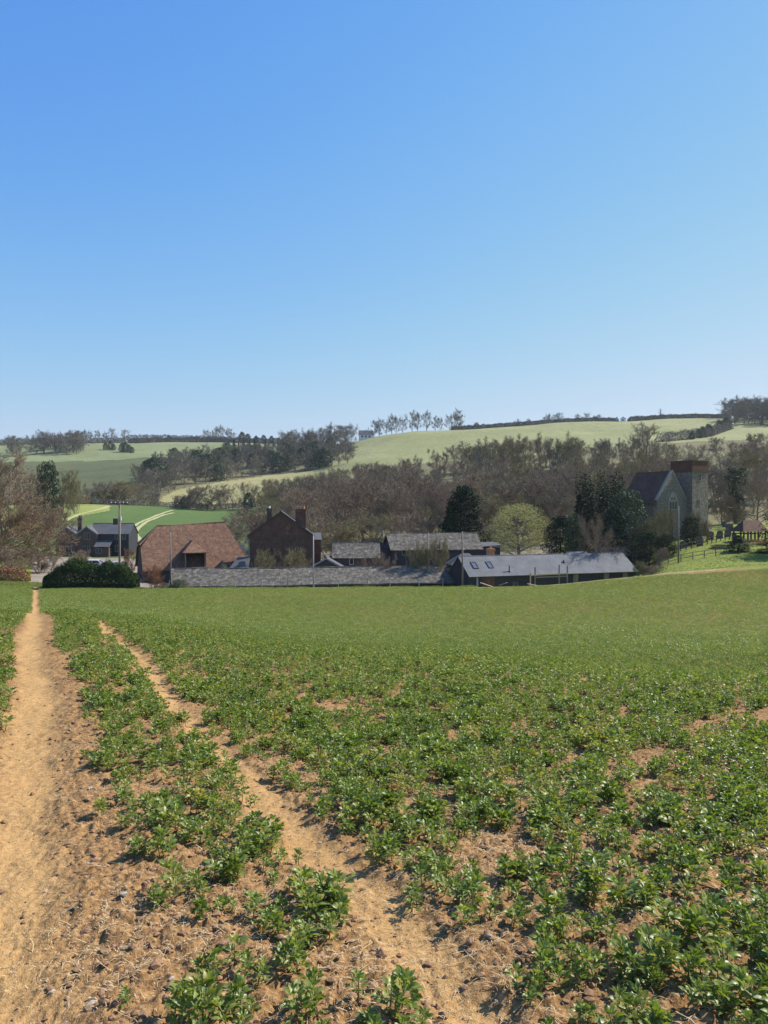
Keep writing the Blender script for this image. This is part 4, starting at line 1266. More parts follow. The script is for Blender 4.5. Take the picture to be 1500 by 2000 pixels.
r_ = m.build('roof', M['clay_dark'], h)
MB().tube([(0, 0.45, zp - .06), (0, 4, zp - .10), (0, 7.4, zp - .06)], [0.12] * 3, 6).build('ridge_tiles', M['clay_dark'], r_)
def arch(cx, z0, w, hs, n=6):
    """pointed arch outline: (x, z) anticlockwise"""
    pts = [(cx - w / 2, z0), (cx + w / 2, z0)]
    r = w
    for k in range(n + 1):
        t = k / n * math.acos(0.5); pts.append((cx - w / 2 + r * math.cos(t), z0 + hs + r * math.sin(t)))
    for k in range(n - 1, -1, -1):
        t = k / n * math.acos(0.5); pts.append((cx + w / 2 - r * math.cos(t), z0 + hs + r * math.sin(t)))
    return pts
wz = zz(996)
wf = MB().prism(arch(0.15, wz, 2.45, 1.0, 8), 'y', -0.07, 0.05).build('window', M['ashlar'], h)
MB().prism(arch(0.15, wz + 0.05, 2.15, 1.05, 8), 'y', -0.085, -0.071).build('tracery', M['ashlar'], wf)
for cx in (-0.52, 0.15, 0.82):
    MB().prism(arch(cx, wz + 0.12, 0.48, 0.95, 5), 'y', -0.11, -0.09).build('pane', M['glass'], wf)
for cx in (-0.18, 0.48):
    MB().prism(arch(cx, wz + 1.70, 0.36, 0.12, 5), 'y', -0.11, -0.09).build('pane', M['glass'], wf)
MB().box(-0.55, 0.05, -0.08, 0.02, -0.3, wz - 0.35).build('door', M['timber_dark'], h)
MB().prism(arch(2.6, 1.2, 0.9, 0.4, 5), 'y', -0.06, 0.02).build('low_window', M['glass'], h)
# tower
tx0, tx1, ty0, ty1 = 3.72, 7.95, -1.07, 3.15
ztp = zz(898.5, 124); zbr = zz(920.5, 124)
t = MB().box(tx0, tx1, ty0, ty1, -1.5, zbr).build('tower', M['flint_wall'], h)
m = MB().box(tx0 - 0.06, tx1 + 0.06, ty0 - 0.06, ty1 + 0.06, zbr + 0.02, ztp - 0.12)
m.build('parapet', M['clay_dark'], t)
MB().box(tx0 - 0.14, tx1 + 0.14, ty0 - 0.14, ty1 + 0.14, ztp - 0.115, ztp).box(tx0 - 0.12, tx1 + 0.12, ty0 - 0.12, ty1 + 0.12, zbr - 0.1, zbr + 0.015).build('string_course', M['brick_dark'], t)
fx = lambda u: tx0 + (u - 1352) / 41 * 4.23
for cu, v, w, hh in ((1371.5, 938, 0.42, 0.95), (1369, 986, 0.28, 0.9)):
    sw = MB().prism(arch(fx(cu), zz(v, 125) - 0.12, w + 0.34, hh - 0.15, 5), 'y', ty0 - 0.05, ty0 + 0.02).build('window_surround', M['ashlar'], t)
    MB().prism(arch(fx(cu), zz(v, 125), w, hh - 0.2, 5), 'y', ty0 - 0.07, ty0 - 0.052).build('opening', M['dark'], sw)
MB().prism([(ty0 - 1.0, -1.5), (ty0 - 0.002, -1.5), (ty0 - 0.002, 3.2), (ty0 - 0.3, 2.6), (ty0 - 1.0, 1.6)], 'x', tx1 - 0.9, tx1 - 0.1).build('buttress', M['flint_wall'], t)
MB().prism(arch(fx(1369), 0.6, 0.8, 0.9, 5), 'y', ty0 - 0.06, ty0 + 0.02).build('tower_door', M['timber_dark'], t)

# lychgate
D = 114.0; p = at(1462, D)
h = empty('lychgate', p, R(14), 'open timber lychgate with hipped brown tiled roof by the churchyard', 'lychgate')
zt = zpix(1016, D + 1) - p.z; zee = zpix(1038, D) - p.z
m = MB()
m.add([(-2.1, -1.4, zee), (2.6, -1.4, zee), (2.6, 1.6, zee), (-2.1, 1.6, zee), (-0.9, 0.1, zt), (2.0, 0.1, zt)], [(0, 1, 5, 4), (1, 2, 5), (2, 3, 4, 5), (3, 0, 4), (3, 2, 1, 0)])
m.build('roof', M['clay_dark'], h)
for xx in (-1.7, -0.4, 0.9, 2.2):
    for yy in (-1.0, 1.2):
        MB().bar((xx, yy, -0.3), (xx, yy, zee - 0.005), 0.18).build('post', M['timber_dark'], h)
for yy in (-1.0, 1.2):
    MB().bar((-1.8, yy, zee - 0.32), (2.3, yy, zee - 0.32), 0.12, 0.16).build('rail', M['timber_dark'], h)

# gravestones
def gravestone(w, hh, t, kind):
    m = MB()
    pr = [(-w / 2, -0.3), (w / 2, -0.3), (w / 2, hh * 0.82)]
    pr += [(w / 2 * math.cos(a), hh * 0.82 + hh * 0.18 * math.sin(a)) for a in np.linspace(0.3, math.pi - 0.3, 5 if kind else 3)] + [(-w / 2, hh * 0.82)]
    m.prism(pr, 'y', -t / 2, t / 2)
    return m
stones = [(1425, 132, 1.0, 1.05, 'upright gravestone standing alone highest in the churchyard'),
          (1406, 119, 0.75, 1.15, 'narrow dark gravestone directly above the upper rail fence'),
          (1421, 121, 0.85, 1.2, 'broad dark leaning gravestone between the lychgate and church tower'),
          (1367, 113, 0.8, 1.3, 'tall dark gravestone beside the small round yew below the tower'),
          (1388, 119, 0.75, 1.2, 'dark gravestone against the foot of the church tower'),
          (1334, 113, 0.8, 1.0, 'pale shaded gravestone beside the church telegraph pole'),
          (1434, 118, 0.6, 0.9, 'small gravestone close beside the lychgate eave'),
          (1414, 140, 0.6, 0.9, 'small far gravestone under the trees behind the churchyard')]
for i, (u, D, w, hh, lab) in enumerate(stones):
    o = gravestone(w * 1.2, hh * 1.15, 0.16, i % 2).build('gravestone', M['gravestone'])
    o.location = at(u, D); o.rotation_euler = (R((-1) ** i * 3), R((i % 3 - 1) * 4), R(-14 + i * 3))
    tag(o, lab, 'gravestone', 'gravestones in the churchyard')

# ------------------------------------------------------------------ fences
def rail_fence(pts, label, hh=1.1, gap=1.8, mat='timber_dark', rails=(0.45, 0.95)):
    pts = [at(*q) for q in pts]
    h = empty('rail_fence', pts[0], 0, label, 'fence')
    o = Vector(pts[0]); prev = None
    P = []
    for a, b in zip(pts[:-1], pts[1:]):
        n = max(1, round((b - a).length / gap))
        for k in range(n): P.append(a.lerp(b, k / n))
    P.append(pts[-1])
    P = [Vector((q.x, q.y, float(terrain(q.x, q.y)[0]))) for q in P]
    for q in P:
        r = q - o
        MB().bar(r + Vector((0, 0, -0.3)), r + Vector((0, 0, hh)), 0.10).build('post', M[mat], h)
    for a, b in zip(P[:-1], P[1:]):
        for z_ in rails:
            MB().bar(a - o + Vector((0, -0.08, z_)), b - o + Vector((0, -0.08, z_)), 0.03, 0.075).build('rail', M[mat], h)
rail_fence([(1318, 109.5), (1372, 113), (1425, 117)], 'dark upper post-and-rail fence below the gravestones', 1.15, 1.25)
rail_fence([(1280, 97.5), (1330, 98.5), (1420, 101)], 'weathered lower post-and-rail fence above the grass bank', 0.95, 2.0, 'timber')
# wire fence along the foot of the field
h = empty('wire_fence', at(409, 88.5), 0, 'thin post and wire fence along the foot of the bean field', 'fence')
o = Vector(h.location); prev = None
for i, u in enumerate((409, 460, 511, 562, 613, 661, 717, 762, 818, 865)):
    q = at(u, 88.5) - o
    q.z = float(terrain(q.x + o.x, q.y + o.y)[0]) - o.z
    hh = (0.95, 0.8, 1.0, 1.1, 0.9, 0.95, 1.1, 0.8, 0.9, 1.0)[i] + 0.1
    MB().tube([q + Vector((0, 0, -0.4)), q + Vector((0.03 * (-1) ** i, 0, hh))], [0.06, 0.055], 6).build('post', M['pole_grey' if i % 3 else 'timber'], h)
    if prev is not None:
        for z_ in (0.55, 0.95):
            MB().bar(prev[0] + Vector((0, -0.07, z_)), q + Vector((0, -0.07, z_)), 0.012).build('wire', M['metal'], h)
    prev = (q,)
# unfinished timber rail beside the pale barn
h = empty('timber_rail', at(1036, 91.5), 0, 'new timber barrier of tall posts and rail before the pale barn', 'barrier')
o = Vector(h.location)
tops = []
for u, D, v1, mat in ((1036, 91.5, 1118, 'timber_new'), (1045, 92.0, 1108, 'timber'), (1092, 93.5, 1103, 'timber'), (1108, 94, 1106, 'timber')):
    q = at(u, D) - o
    MB().bar(q + Vector((0, 0, -0.8)), Vector((q.x, q.y, zpix(v1, D) - o.z)), 0.14).build('post', M[mat], h)
    tops.append(q)
for (a, b, v1) in ((0, 3, 1123), (1, 3, 1128)):
    A_, B_ = tops[a].copy(), tops[b].copy()
    A_.z = zpix(v1, 91.8) - o.z; B_.z = zpix(v1 - 3, 94) - o.z
    A_.y -= 0.11; B_.y -= 0.11
    MB().bar(A_, B_, 0.05, 0.15).build('rail', M['timber_new' if a == 0 else 'timber'], h)
# planks and a dark trailer by the wall
for i, (u0, u1, v0, v1, lab) in enumerate(((938, 962, 1138, 1146, 'pale loose plank sloping in front of the brick infill'), (1030, 1056, 1140, 1145, 'pale loose plank lying at the foot of the new timber barrier'), (975, 990, 1143, 1138, 'short pale plank leaning by the dark barn wall'))):
    a = Vector(((u0 - 750) / FPX * 91.0, 91.0, zpix(v0, 91))); b = Vector(((u1 - 750) / FPX * 90.3, 90.3, zpix(v1, 90.3)))
    for q in (a, b): q.z = max(q.z, float(terrain(q.x, q.y)[0]) + 0.04)
    tag(MB().bar(a, b, 0.22, 0.05).build('plank', M['timber_new']), lab, 'plank')

# ------------------------------------------------------------------ telegraph poles
def pole(u, D, v_top, label, mat='pole', arms=0, transformer=False, r=0.13):
    p = at(u, D)
    h = empty('telegraph_pole', p, R(6), label, 'pole')
    H = zpix(v_top, D) - p.z
    MB().tube([(0, 0, -0.6), (0.01, 0, H * 0.5), (0, 0, H)], [r, r * 0.85, r * 0.68], 10).build('pole', M[mat], h, True)
    for k in range(arms):
        z_ = H - 0.25 - 0.55 * k
        a = MB().box(-1.15, 1.15, -0.19, -0.09, z_ - 0.06, z_ + 0.06).build('crossarm', M['timber_dark'], h)
        for xx in (-1.0, -0.5, 0.5, 1.0):
            MB().tube([(xx, -0.14, z_ + 0.06), (xx, -0.14, z_ + 0.14), (xx, -0.14, z_ + 0.24)], [0.03, 0.06, 0.04], 6).build('insulator', M['white'], a)
    if transformer:
        z_ = zpix(1018, D) - p.z
        MB().box(-0.75, -0.22, -0.3, 0.3, z_ - 0.45, z_ + 0.35).build('transformer', M['timber_dark'], h)
        MB().tube([(0.16, -0.1, z_ + 0.1), (0.16, -0.1, z_ + 0.6)], [0.11, 0.11], 8).build('fuse_box', M['white'], h)
    else:
        MB().tube([(0, 0, H), (0, 0, H + 0.12)], [r * 0.75, 0.03], 8).build('cap', M['metal'], h)
    return h
pole(233.5, 96, 980, 'tall telegraph pole with crossarm and transformer behind the conifer hedge', arms=1, transformer=True, r=0.16)
pole(333, 88.9, 1043, 'dark telegraph pole at the end of the long low roof', r=0.10)
pole(612, 89.8, 1046, 'pale grey telegraph pole in front of the farmhouse edge', 'pole_grey', r=0.09)
pole(836, 102, 1042, 'telegraph pole rising behind the bush by the boarded barn', r=0.10)
pole(903, 91.0, 1040, 'telegraph pole at the corner between low range and pale barn', r=0.12)
pole(1325, 97.4, 990, 'tall slim telegraph pole in front of the church', 'pole', r=0.12)

# ------------------------------------------------------------------ parked cars behind the hedge
def car(u, D, rz, mat, label):
    p = at(u, D)
    h = empty('parked_car', p, rz, label, 'car', 'cars parked by the cottage')
    L, W = 4.2, 1.75
    low = [(-2.1, 0.28), (2.1, 0.28), (2.12, 0.6), (2.0, 0.82), (1.1, 0.92), (-2.0, 0.95), (-2.12, 0.6)]
    cab = [(-1.95, 0.94), (1.1, 0.91), (0.45, 1.42), (-1.3, 1.46)]
    MB().prism(low, 'y', -W / 2, W / 2).prism([(x, z + 0.004) for x, z in cab], 'y', -W / 2 + 0.14, W / 2 - 0.14).build('body', M[mat], h)
    for s in (-1, 1):
        y = s * (W / 2 - 0.135)
        for win in ([(-1.7, 1.0), (-0.45, 1.0), (-0.45, 1.36), (-1.25, 1.38)], [(-0.35, 1.0), (0.85, 0.98), (0.4, 1.34), (-0.35, 1.36)]):
            MB().prism(win, 'y', y - 0.012, y + 0.012).build('window', M['glass'], h)
        for x in (-1.3, 1.3):
            w = MB().tube([(x, s * (W / 2 - 0.2), 0.31), (x, s * (W / 2 + 0.01), 0.31)], [0.31, 0.31], 14).build('wheel', M['rubber'], h)
            MB().tube([(x, s * (W / 2 + 0.012), 0.31), (x, s * (W / 2 + 0.025), 0.31)], [0.19, 0.17], 10).build('rim', M['metal'], w)
    ws = [(1.09, 0.95), (0.47, 1.40)]
    MB().add([(1.12, -0.65, 0.95), (1.12, 0.65, 0.95), (0.50, 0.55, 1.41), (0.50, -0.55, 1.41)], [(0, 1, 2, 3)]).build('windscreen', M['glass'], h)
car(187, 117, R(10), 'car_white', 'white parked car mostly hidden behind the dark conifer hedge')
car(221, 116, R(-15), 'car_silver', 'silver parked car behind the hedge beside the tall pole')

# ------------------------------------------------------------------ far buildings and pylon
p = at(716, 636)
h = empty('hilltop_house', p, R(8), 'white hilltop house with dark roof among the skyline trees', 'house')
gable_block(h, -6, 6, 0, 7, -2, 3.6, 7.2, 'x', 'white', 'slate_dark', 0.3, 0.2, 0.02, 41)
for x in (-3.8, -0.6, 2.6): window(h, x, 1.2, 1.6, 1.6, 0.0, 'timber_dark')
p = at(1217, 646)
h = empty('white_bungalow', p, R(-20), 'tiny white building in the gap of the skyline hedge', 'house')
gable_block(h, -2.2, 2.2, 0, 5, -2, 2.4, 4.2, 'y', 'white', 'lead', 0.2, 0.2, 0.02, 43)
window(h, 0, 0.8, 1.0, 1.2, 0.0, 'lead')
p = at(1290, 880)
h = empty('pylon', p, R(30), 'thin lattice pylon standing on the skyline behind the hedge', 'pylon')
H = zpix(797, 880) - p.z
m = MB()
for s in (-1, 1):
    for t_ in (-1, 1):
        m.bar((s * 2.6, t_ * 2.6, 0), (s * 0.7, t_ * 0.7, H * 0.62), 0.5); m.bar((s * 0.7, t_ * 0.7, H * 0.62), (0, 0, H), 0.4)
for k in range(6):
    a, b = k / 6 * H * 0.62, (k + 1) / 6 * H * 0.62
    wa, wb = 2.6 - 1.9 * k / 6, 2.6 - 1.9 * (k + 1) / 6
    for t_ in (-1, 1):
        m.bar((-wa, t_ * wa, a), (wb, t_ * wb, b), 0.25); m.bar((wa, t_ * wa, a), (-wb, t_ * wb, b), 0.25)
m.build('tower', M['metal'], h)
for f_, w in ((0.64, 4.2), (0.78, 5.0), (0.90, 3.6)):
    MB().bar((-w, 0, H * f_), (w, 0, H * f_), 0.35, 0.5).build('crossarm', M['metal'], h)

# ------------------------------------------------------------------ trees, shrubs and hedges
class Geo:
    def __init__(s): s.v = []; s.f = []; s.n = 0
    def add(s, v, f):
        s.v.append(np.asarray(v, float)); s.f += [tuple(i + s.n for i in q) for q in f]; s.n += len(v)
    def mesh(s, name, mat, smooth=False):
        return pyd(name, np.concatenate(s.v), s.f, [mat], None, smooth)

def unit(v): return v / (np.linalg.norm(v) + 1e-9)
def branch_pts(g, p, d, L, n, wob, up):
    pts = [p]; d = unit(d)
    for i in range(n):
        d = unit(d + g.normal(0, wob, 3) + np.array([0, 0, up]))
        pts.append(pts[-1] + d * L / n)
    return pts
def tube_np(geo, pts, r0, r1, k):
    n = len(pts); ang = np.arange(k) * 2 * math.pi / k; V = []
    for i, p in enumerate(pts):
        d = unit(pts[min(i + 1, n - 1)] - pts[max(i - 1, 0)])
        a = unit(np.cross(d, [0, 0, 1.0] if abs(d[2]) < 0.9 else [1.0, 0, 0])); b = np.cross(a, d)
        r = r0 + (r1 - r0) * i / (n - 1)
        V.append(p + (np.cos(ang)[:, None] * a + np.sin(ang)[:, None] * b) * r)
    F = [(i * k + j, i * k + (j + 1) % k, (i + 1) * k + (j + 1) % k, (i + 1) * k + j) for i in range(n - 1) for j in range(k)]
    geo.add(np.concatenate(V), F)

def bare_tree(seed, H=10.0, spread=0.42, clear=0.2, rise=0.5, n1=11, n2=6, n3=6, n4=9, twig=0.9, tw=0.03, stems=1, tr=0.2, base_z=-0.4, tilt=0.55):
    """leafless tree: (trunk and limbs, fine crown of branchlets and twigs)"""
    g = np.random.default_rng(seed); T = Geo(); C = Geo()
    tips = []
    for s in range(stems):
        a = g.uniform(0, 6.28)
        p0 = np.array([0.0, 0, base_z]) if stems == 1 else np.array([math.cos(a) * 0.05 * H, math.sin(a) * 0.05 * H, base_z])
        d0 = np.array([0, 0, 1.0]) if stems == 1 else unit(np.array([math.cos(a) * tilt, math.sin(a) * tilt, 1.0]) * g.uniform(0.6, 1.3))
        Ht = H * (0.78 if stems == 1 else g.uniform(0.55, 0.8))
        tp = branch_pts(g, p0, d0, Ht, 6, 0.07, 0.05)
        r = tr * (1 if stems == 1 else 0.6)
        tube_np(T, tp, r, r * 0.25, 6)
        for i in range(n1 if stems == 1 else max(3, n1 // 2)):
            t = clear + (1 - clear) * ((i + g.uniform(0.2, 0.8)) / (n1 if stems == 1 else max(3, n1 // 2)))
            q = np.array([np.interp(t * 6, range(7), [w[c] for w in tp]) for c in range(3)])
            az = i * 2.4 + g.uniform(-0.5, 0.5)
            el = rise + (t - 0.4) * 0.7 + g.uniform(-0.2, 0.2)
            d = np.array([math.cos(az) * math.cos(el), math.sin(az) * math.cos(el), math.sin(el)])
            L = spread * H * (1.12 - 0.62 * abs(t - 0.45) * 1.6) * g.uniform(0.75, 1.1)
            lp = branch_pts(g, q, d, L, 4, 0.14, 0.10)
            tube_np(T, lp, r * 0.42 * (1.1 - 0.6 * t), r * 0.12, 5)
            for j in range(n2):
                t2 = 0.25 + 0.75 * (j + g.uniform(0.2, 0.9)) / n2
                q2 = np.array([np.interp(t2 * 4, range(5), [w[c] for w in lp]) for c in range(3)])
                d2 = unit(unit(lp[4] - lp[2]) * 0.9 + g.normal(0, 0.55, 3) + np.array([0, 0, 0.25]))
                l2 = branch_pts(g, q2, d2, L * g.uniform(0.35, 0.6), 3, 0.16, 0.08)
                tube_np(T, l2, r * 0.13, r * 0.05, 3)
                for k in range(n3):
                    t3 = 0.2 + 0.8 * (k + g.random()) / n3
                    q3 = np.array([np.interp(t3 * 3, range(4), [w[c] for w in l2]) for c in range(3)])
                    d3 = unit(unit(l2[3] - l2[1]) * 0.8 + g.normal(0, 0.6, 3) + np.array([0, 0, 0.2]))
                    tips.append((q3, d3, L * g.uniform(0.18, 0.32)))
    S = np.array([t[0] for t in tips]); Dr = np.array([t[1] for t in tips]); Ln = np.array([t[2] for t in tips])
    E = S + Dr * Ln[:, None]
    def slivers(P, Q, w):
        d = Q - P; side = np.cross(d, g.normal(0, 1, d.shape)); side /= np.linalg.norm(side, axis=1, keepdims=True) + 1e-9
        V = np.stack([P - side * w / 2, P + side * w / 2, Q], 1).reshape(-1, 3)
        C.add(V, [(3 * i, 3 * i + 1, 3 * i + 2) for i in range(len(P))])
    slivers(S, E, tw * 1.6)
    m = len(S)
    idx = np.repeat(np.arange(m), n4); t = g.uniform(0.15, 1.0, m * n4)
    P = S[idx] + (E - S)[idx] * t[:, None]
    d = Dr[idx] * 0.7 + g.normal(0, 0.6, (m * n4, 3)); d[:, 2] += 0.18
    d /= np.linalg.norm(d, axis=1, keepdims=True)
    slivers(P, P + d * (twig * g.uniform(0.4, 1.1, m * n4))[:, None], tw)
    return T, C

def leaf_cloud(g, P, Nrm, size, geo, flat=0.6):
    """quads at P, roughly facing outwards along Nrm"""
    n = len(P)
    nn = Nrm * flat + g.normal(0, 0.6, (n, 3)); nn /= np.linalg.norm(nn, axis=1, keepdims=True)
    a = np.cross(nn, g.normal(0, 1, (n, 3))); a /= np.linalg.norm(a, axis=1, keepdims=True); b = np.cross(nn, a)
    s = size * g.uniform(0.6, 1.3, n)[:, None]
    V = np.stack([P - a * s * .5, P + b * s * .32, P + a * s * .5, P - b * s * .32], 1).reshape(-1, 3)
    geo.add(V, [(4 * i, 4 * i + 1, 4 * i + 2, 4 * i + 3) for i in range(n)])

def leafy_tree(seed, H, W, shape='round', n=4500, size=0.3, clumps=40, low=0.05, tr=0.18, tight=1.0):
    """evergreen: trunk with limbs, crown of leaf clumps with gaps between"""
    g = np.random.default_rng(seed); T = Geo(); C = Geo()
    tp = branch_pts(g, np.array([0, 0, -0.4]), np.array([0, 0, 1.0]), H * 0.85, 5, 0.04, 0.05)
    tube_np(T, tp, tr, tr * 0.3, 6)
    P, Nn = [], []
    per = n // clumps
    for k in range(clumps):
        t = low + (1 - low) * (k + g.random()) / clumps
        if shape == 'column': rad = W / 2 * (0.78 + 0.22 * t)
        elif shape == 'vee': rad = W / 2 * (0.35 + 0.65 * t) * (1 if t < 0.9 else 0.7)
        elif shape == 'ragged': rad = W / 2 * (1 - t) ** 0.55 * (0.75 + 0.45 * g.random()) + 0.15
        elif shape == 'cone': rad = W / 2 * (1 - t) ** 0.75 + 0.1
        elif shape == 'dome': rad = W / 2 * math.sqrt(max(0.03, 1 - max(0, (t - 0.35) / 0.65) ** 2)) * (0.8 + 0.2 * min(1, t / 0.25))
        else: rad = W / 2 * math.sqrt(max(0.05, 1 - ((t - 0.5) / 0.55) ** 2))
        az = k * 2.4 + g.uniform(-0.4, 0.4); rr = rad * g.uniform(0.45, 0.92)
        c = np.array([math.cos(az) * rr, math.sin(az) * rr, t * H])
        cr = tight * W * g.uniform(0.11, 0.2) if shape != 'column' else W * g.uniform(0.13, 0.17)
        if shape == 'cone': cr = max(0.25, rad * 0.45)
        v = g.normal(0, 1, (per, 3)); v /= np.linalg.norm(v, axis=1, keepdims=True)
        rad_ = g.uniform(0.55, 1.0, (per, 1)) ** 0.5
        stretch = np.array([0.55, 0.55, 2.6]) if shape == 'column' else np.array([1.05, 1.05, 0.62])
        P.append(c + v * rad_ * cr * stretch); Nn.append(v)
        if k % 3 == 0 and rr > 0.5:
            s0 = np.array([0, 0, max(0.3, t * H - rr * 0.6)]); tube_np(T, [s0, (s0 + c) / 2 + np.array([0, 0, -0.05]), c], tr * 0.3, tr * 0.08, 4)
    if shape == 'vee':
        for a in (0.4, 2.2, 3.5, 5.1):
            tube_np(T, branch_pts(g, np.array([0, 0, H * 0.7]), np.array([math.cos(a) * 0.6, math.sin(a) * 0.6, 1.0]), H * g.uniform(0.25, 0.36), 4, 0.12, 0.05), tr * 0.5, tr * 0.12, 5)
    P = np.concatenate(P); Nn = np.concatenate(Nn)
    keep = P[:, 2] > 0.02
    leaf_cloud(g, P[keep], Nn[keep], size, C)
    return T, C

def hedge_mesh(seed, pts, W, H, n, size, ragged=0.3, taper=0.8):
    """a run of foliage along local points"""
    g = np.random.default_rng(seed); C = Geo(); T = Geo()
    pts = np.array(pts, float); seg = np.linalg.norm(np.diff(pts, axis=0), axis=1); cum = np.concatenate([[0], np.cumsum(seg)])
    s = g.uniform(0, cum[-1], n)
    base = np.stack([np.interp(s, cum, pts[:, c]) for c in range(3)], -1)
    top = H * (1 - ragged * 0.5 + ragged * fbm(s / (H * 0.4), s * 0 + seed, seed, 3)) * np.minimum(1, 0.45 + np.minimum(s * 0.7, cum[-1] - s) / (W * taper))
    # on the skin of a rounded box
    a = g.uniform(-0.25, math.pi + 0.25, n); e = 0.55
    ca, sa = np.cos(a), np.maximum(np.sin(a), -0.02)
    off = np.sign(ca) * np.abs(ca) ** e * W / 2 * g.uniform(0.72, 1.06, n) * (0.85 + 0.35 * fbm(s / 1.3, a, seed + 3, 3))
    z = np.abs(sa) ** e * top * g.uniform(0.80, 1.05, n) * (0.86 + 0.28 * fbm(s / 0.5, off / 0.5, seed + 9, 2))
    z = np.where(g.random(n) < 0.35, g.uniform(0.02, 1, n) * z, z)
    d = np.gradient(pts[:, :2], axis=0) if len(pts) > 2 else np.repeat((pts[1:, :2] - pts[:1, :2]), len(pts), 0)
    dn = d / (np.linalg.norm(d, axis=1, keepdims=True) + 1e-9)
    nx = np.interp(s, cum, -dn[:, 1]); ny = np.interp(s, cum, dn[:, 0])
    P = base + np.stack([nx * off, ny * off, z], -1)
    Nn = np.stack([nx * ca, ny * ca, sa + 0.05], -1)
    leaf_cloud(g, P, Nn, size, C)
    for k in range(max(3, int(cum[-1] / 1.5))):
        q = (k + 0.5) / max(3, int(cum[-1] / 1.5)) * cum[-1]
        b = np.array([np.interp(q, cum, pts[:, c]) for c in range(3)])
        tube_np(T, [b + [0, 0, -0.4], b + [g.uniform(-.2, .2), g.uniform(-.2, .2), H * 0.4], b + [g.uniform(-.4, .4), g.uniform(-.4, .4), H * 0.75]], 0.07, 0.03, 4)
    return T, C

LIB = {}
def kind(key, fn, trunk_mat, crown_mats):
    T, C = fn
    co = np.concatenate(C.v)
    LIB[key] = (T.mesh(key + '_trunk', M[trunk_mat], True), {m: C.mesh(key + '_crown', M[m]) for m in crown_mats}, crown_mats, float(np.quantile(co[:, 2], 0.995)), float(np.quantile(np.abs(co[:, 0]), 0.985)))
BR = ['twig_brown', 'twig_grey', 'twig_olive']
for s in range(4):
    kind(f'round{s}', bare_tree(100 + s, 10, 0.40 + 0.03 * s, 0.14, 0.45, 12, 6, 6, 13, 0.8, 0.027), 'bark', BR)
for s in range(4):
    kind(f'tall{s}', bare_tree(120 + s, 10, 0.20, 0.10, 1.05, 9, 5, 5, 11, 0.7, 0.026, stems=5, tr=0.17, tilt=0.20), 'bark_pale', BR)
for s in range(4):
    kind(f'scrub{s}', bare_tree(140 + s, 6, 0.38, 0.10, 0.6, 10, 5, 5, 13, 0.5, 0.024, stems=6, tr=0.10), 'bark', BR + ['twig_rust'])
for s in range(3):
    kind(f'spread{s}', bare_tree(160 + s, 10, 0.50, 0.08, 0.35, 16, 8, 7, 14, 0.75, 0.027, tr=0.24), 'bark', BR + ['twig_umber'])
for s in range(5):
    kind(f'far{s}', bare_tree(180 + s, 10, 0.38 + 0.03 * (s % 3), 0.10, 0.5, 12, 5, 5, 8, 1.1, 0.055), 'bark', ['twig_far', 'twig_grey', 'twig_brown'])
kind('yew_column', leafy_tree(201, 10, 4.6, 'column', 18000, 0.18, 150, 0.02), 'bark', ['yew'])
kind('yew_round0', leafy_tree(203, 6, 6, 'dome', 9000, 0.20, 60, 0.04), 'bark', ['yew', 'holly', 'hedge', 'bush'])
kind('yew_round1', leafy_tree(205, 6, 5, 'round', 8000, 0.20, 50, 0.06), 'bark', ['yew', 'holly', 'hedge', 'bush'])
kind('conifer', leafy_tree(207, 10, 6.4, 'ragged', 11000, 0.24, 90, 0.03, 0.2, 0.75), 'bark', ['yew', 'holly'])
kind('conifer_slim', leafy_tree(209, 10, 3.4, 'cone', 5000, 0.28, 60, 0.03), 'bark', ['yew', 'holly'])
kind('ivy', leafy_tree(211, 10, 3.4, 'vee', 9000, 0.2, 60, 0.08, 0.3), 'bark', ['holly', 'yew'])
kind('far_dark', leafy_tree(213, 10, 8, 'dome', 3500, 0.55, 34, 0.04), 'bark', ['holly', 'yew', 'bush', 'far_green'])
kind('willow', leafy_tree(221, 9, 9, 'dome', 15000, 0.13, 150, 0.10, 0.22, 0.62), 'bark', ['willow'])
def tree(name, key, u, D, H, label, cat='tree', group=None, mat=None, wide=1.0, rz=None, base=None, sink=0.1):
    """H is the height in metres, or the photo row of the top when above 100; wide above 5 is the width in photo pixels"""
    tm, cms, order_, zmax, rmax = LIB[key]
    p = at(u, D)
    if H > 100: H = zpix(H, D) - p.z
    p.z -= sink
    s = H / zmax
    sw = wide / FPX * D / (2 * rmax) if wide > 5 else s * wide
    o = empty(name, p, float(nr.uniform(0, 6.28)) if rz is None else rz, label, cat, group)
    o.scale = (sw, sw, s)
    link('trunk', tm, o)
    link('crown', cms[mat or order_[0]], o)
    return o
pick = random.Random(77)

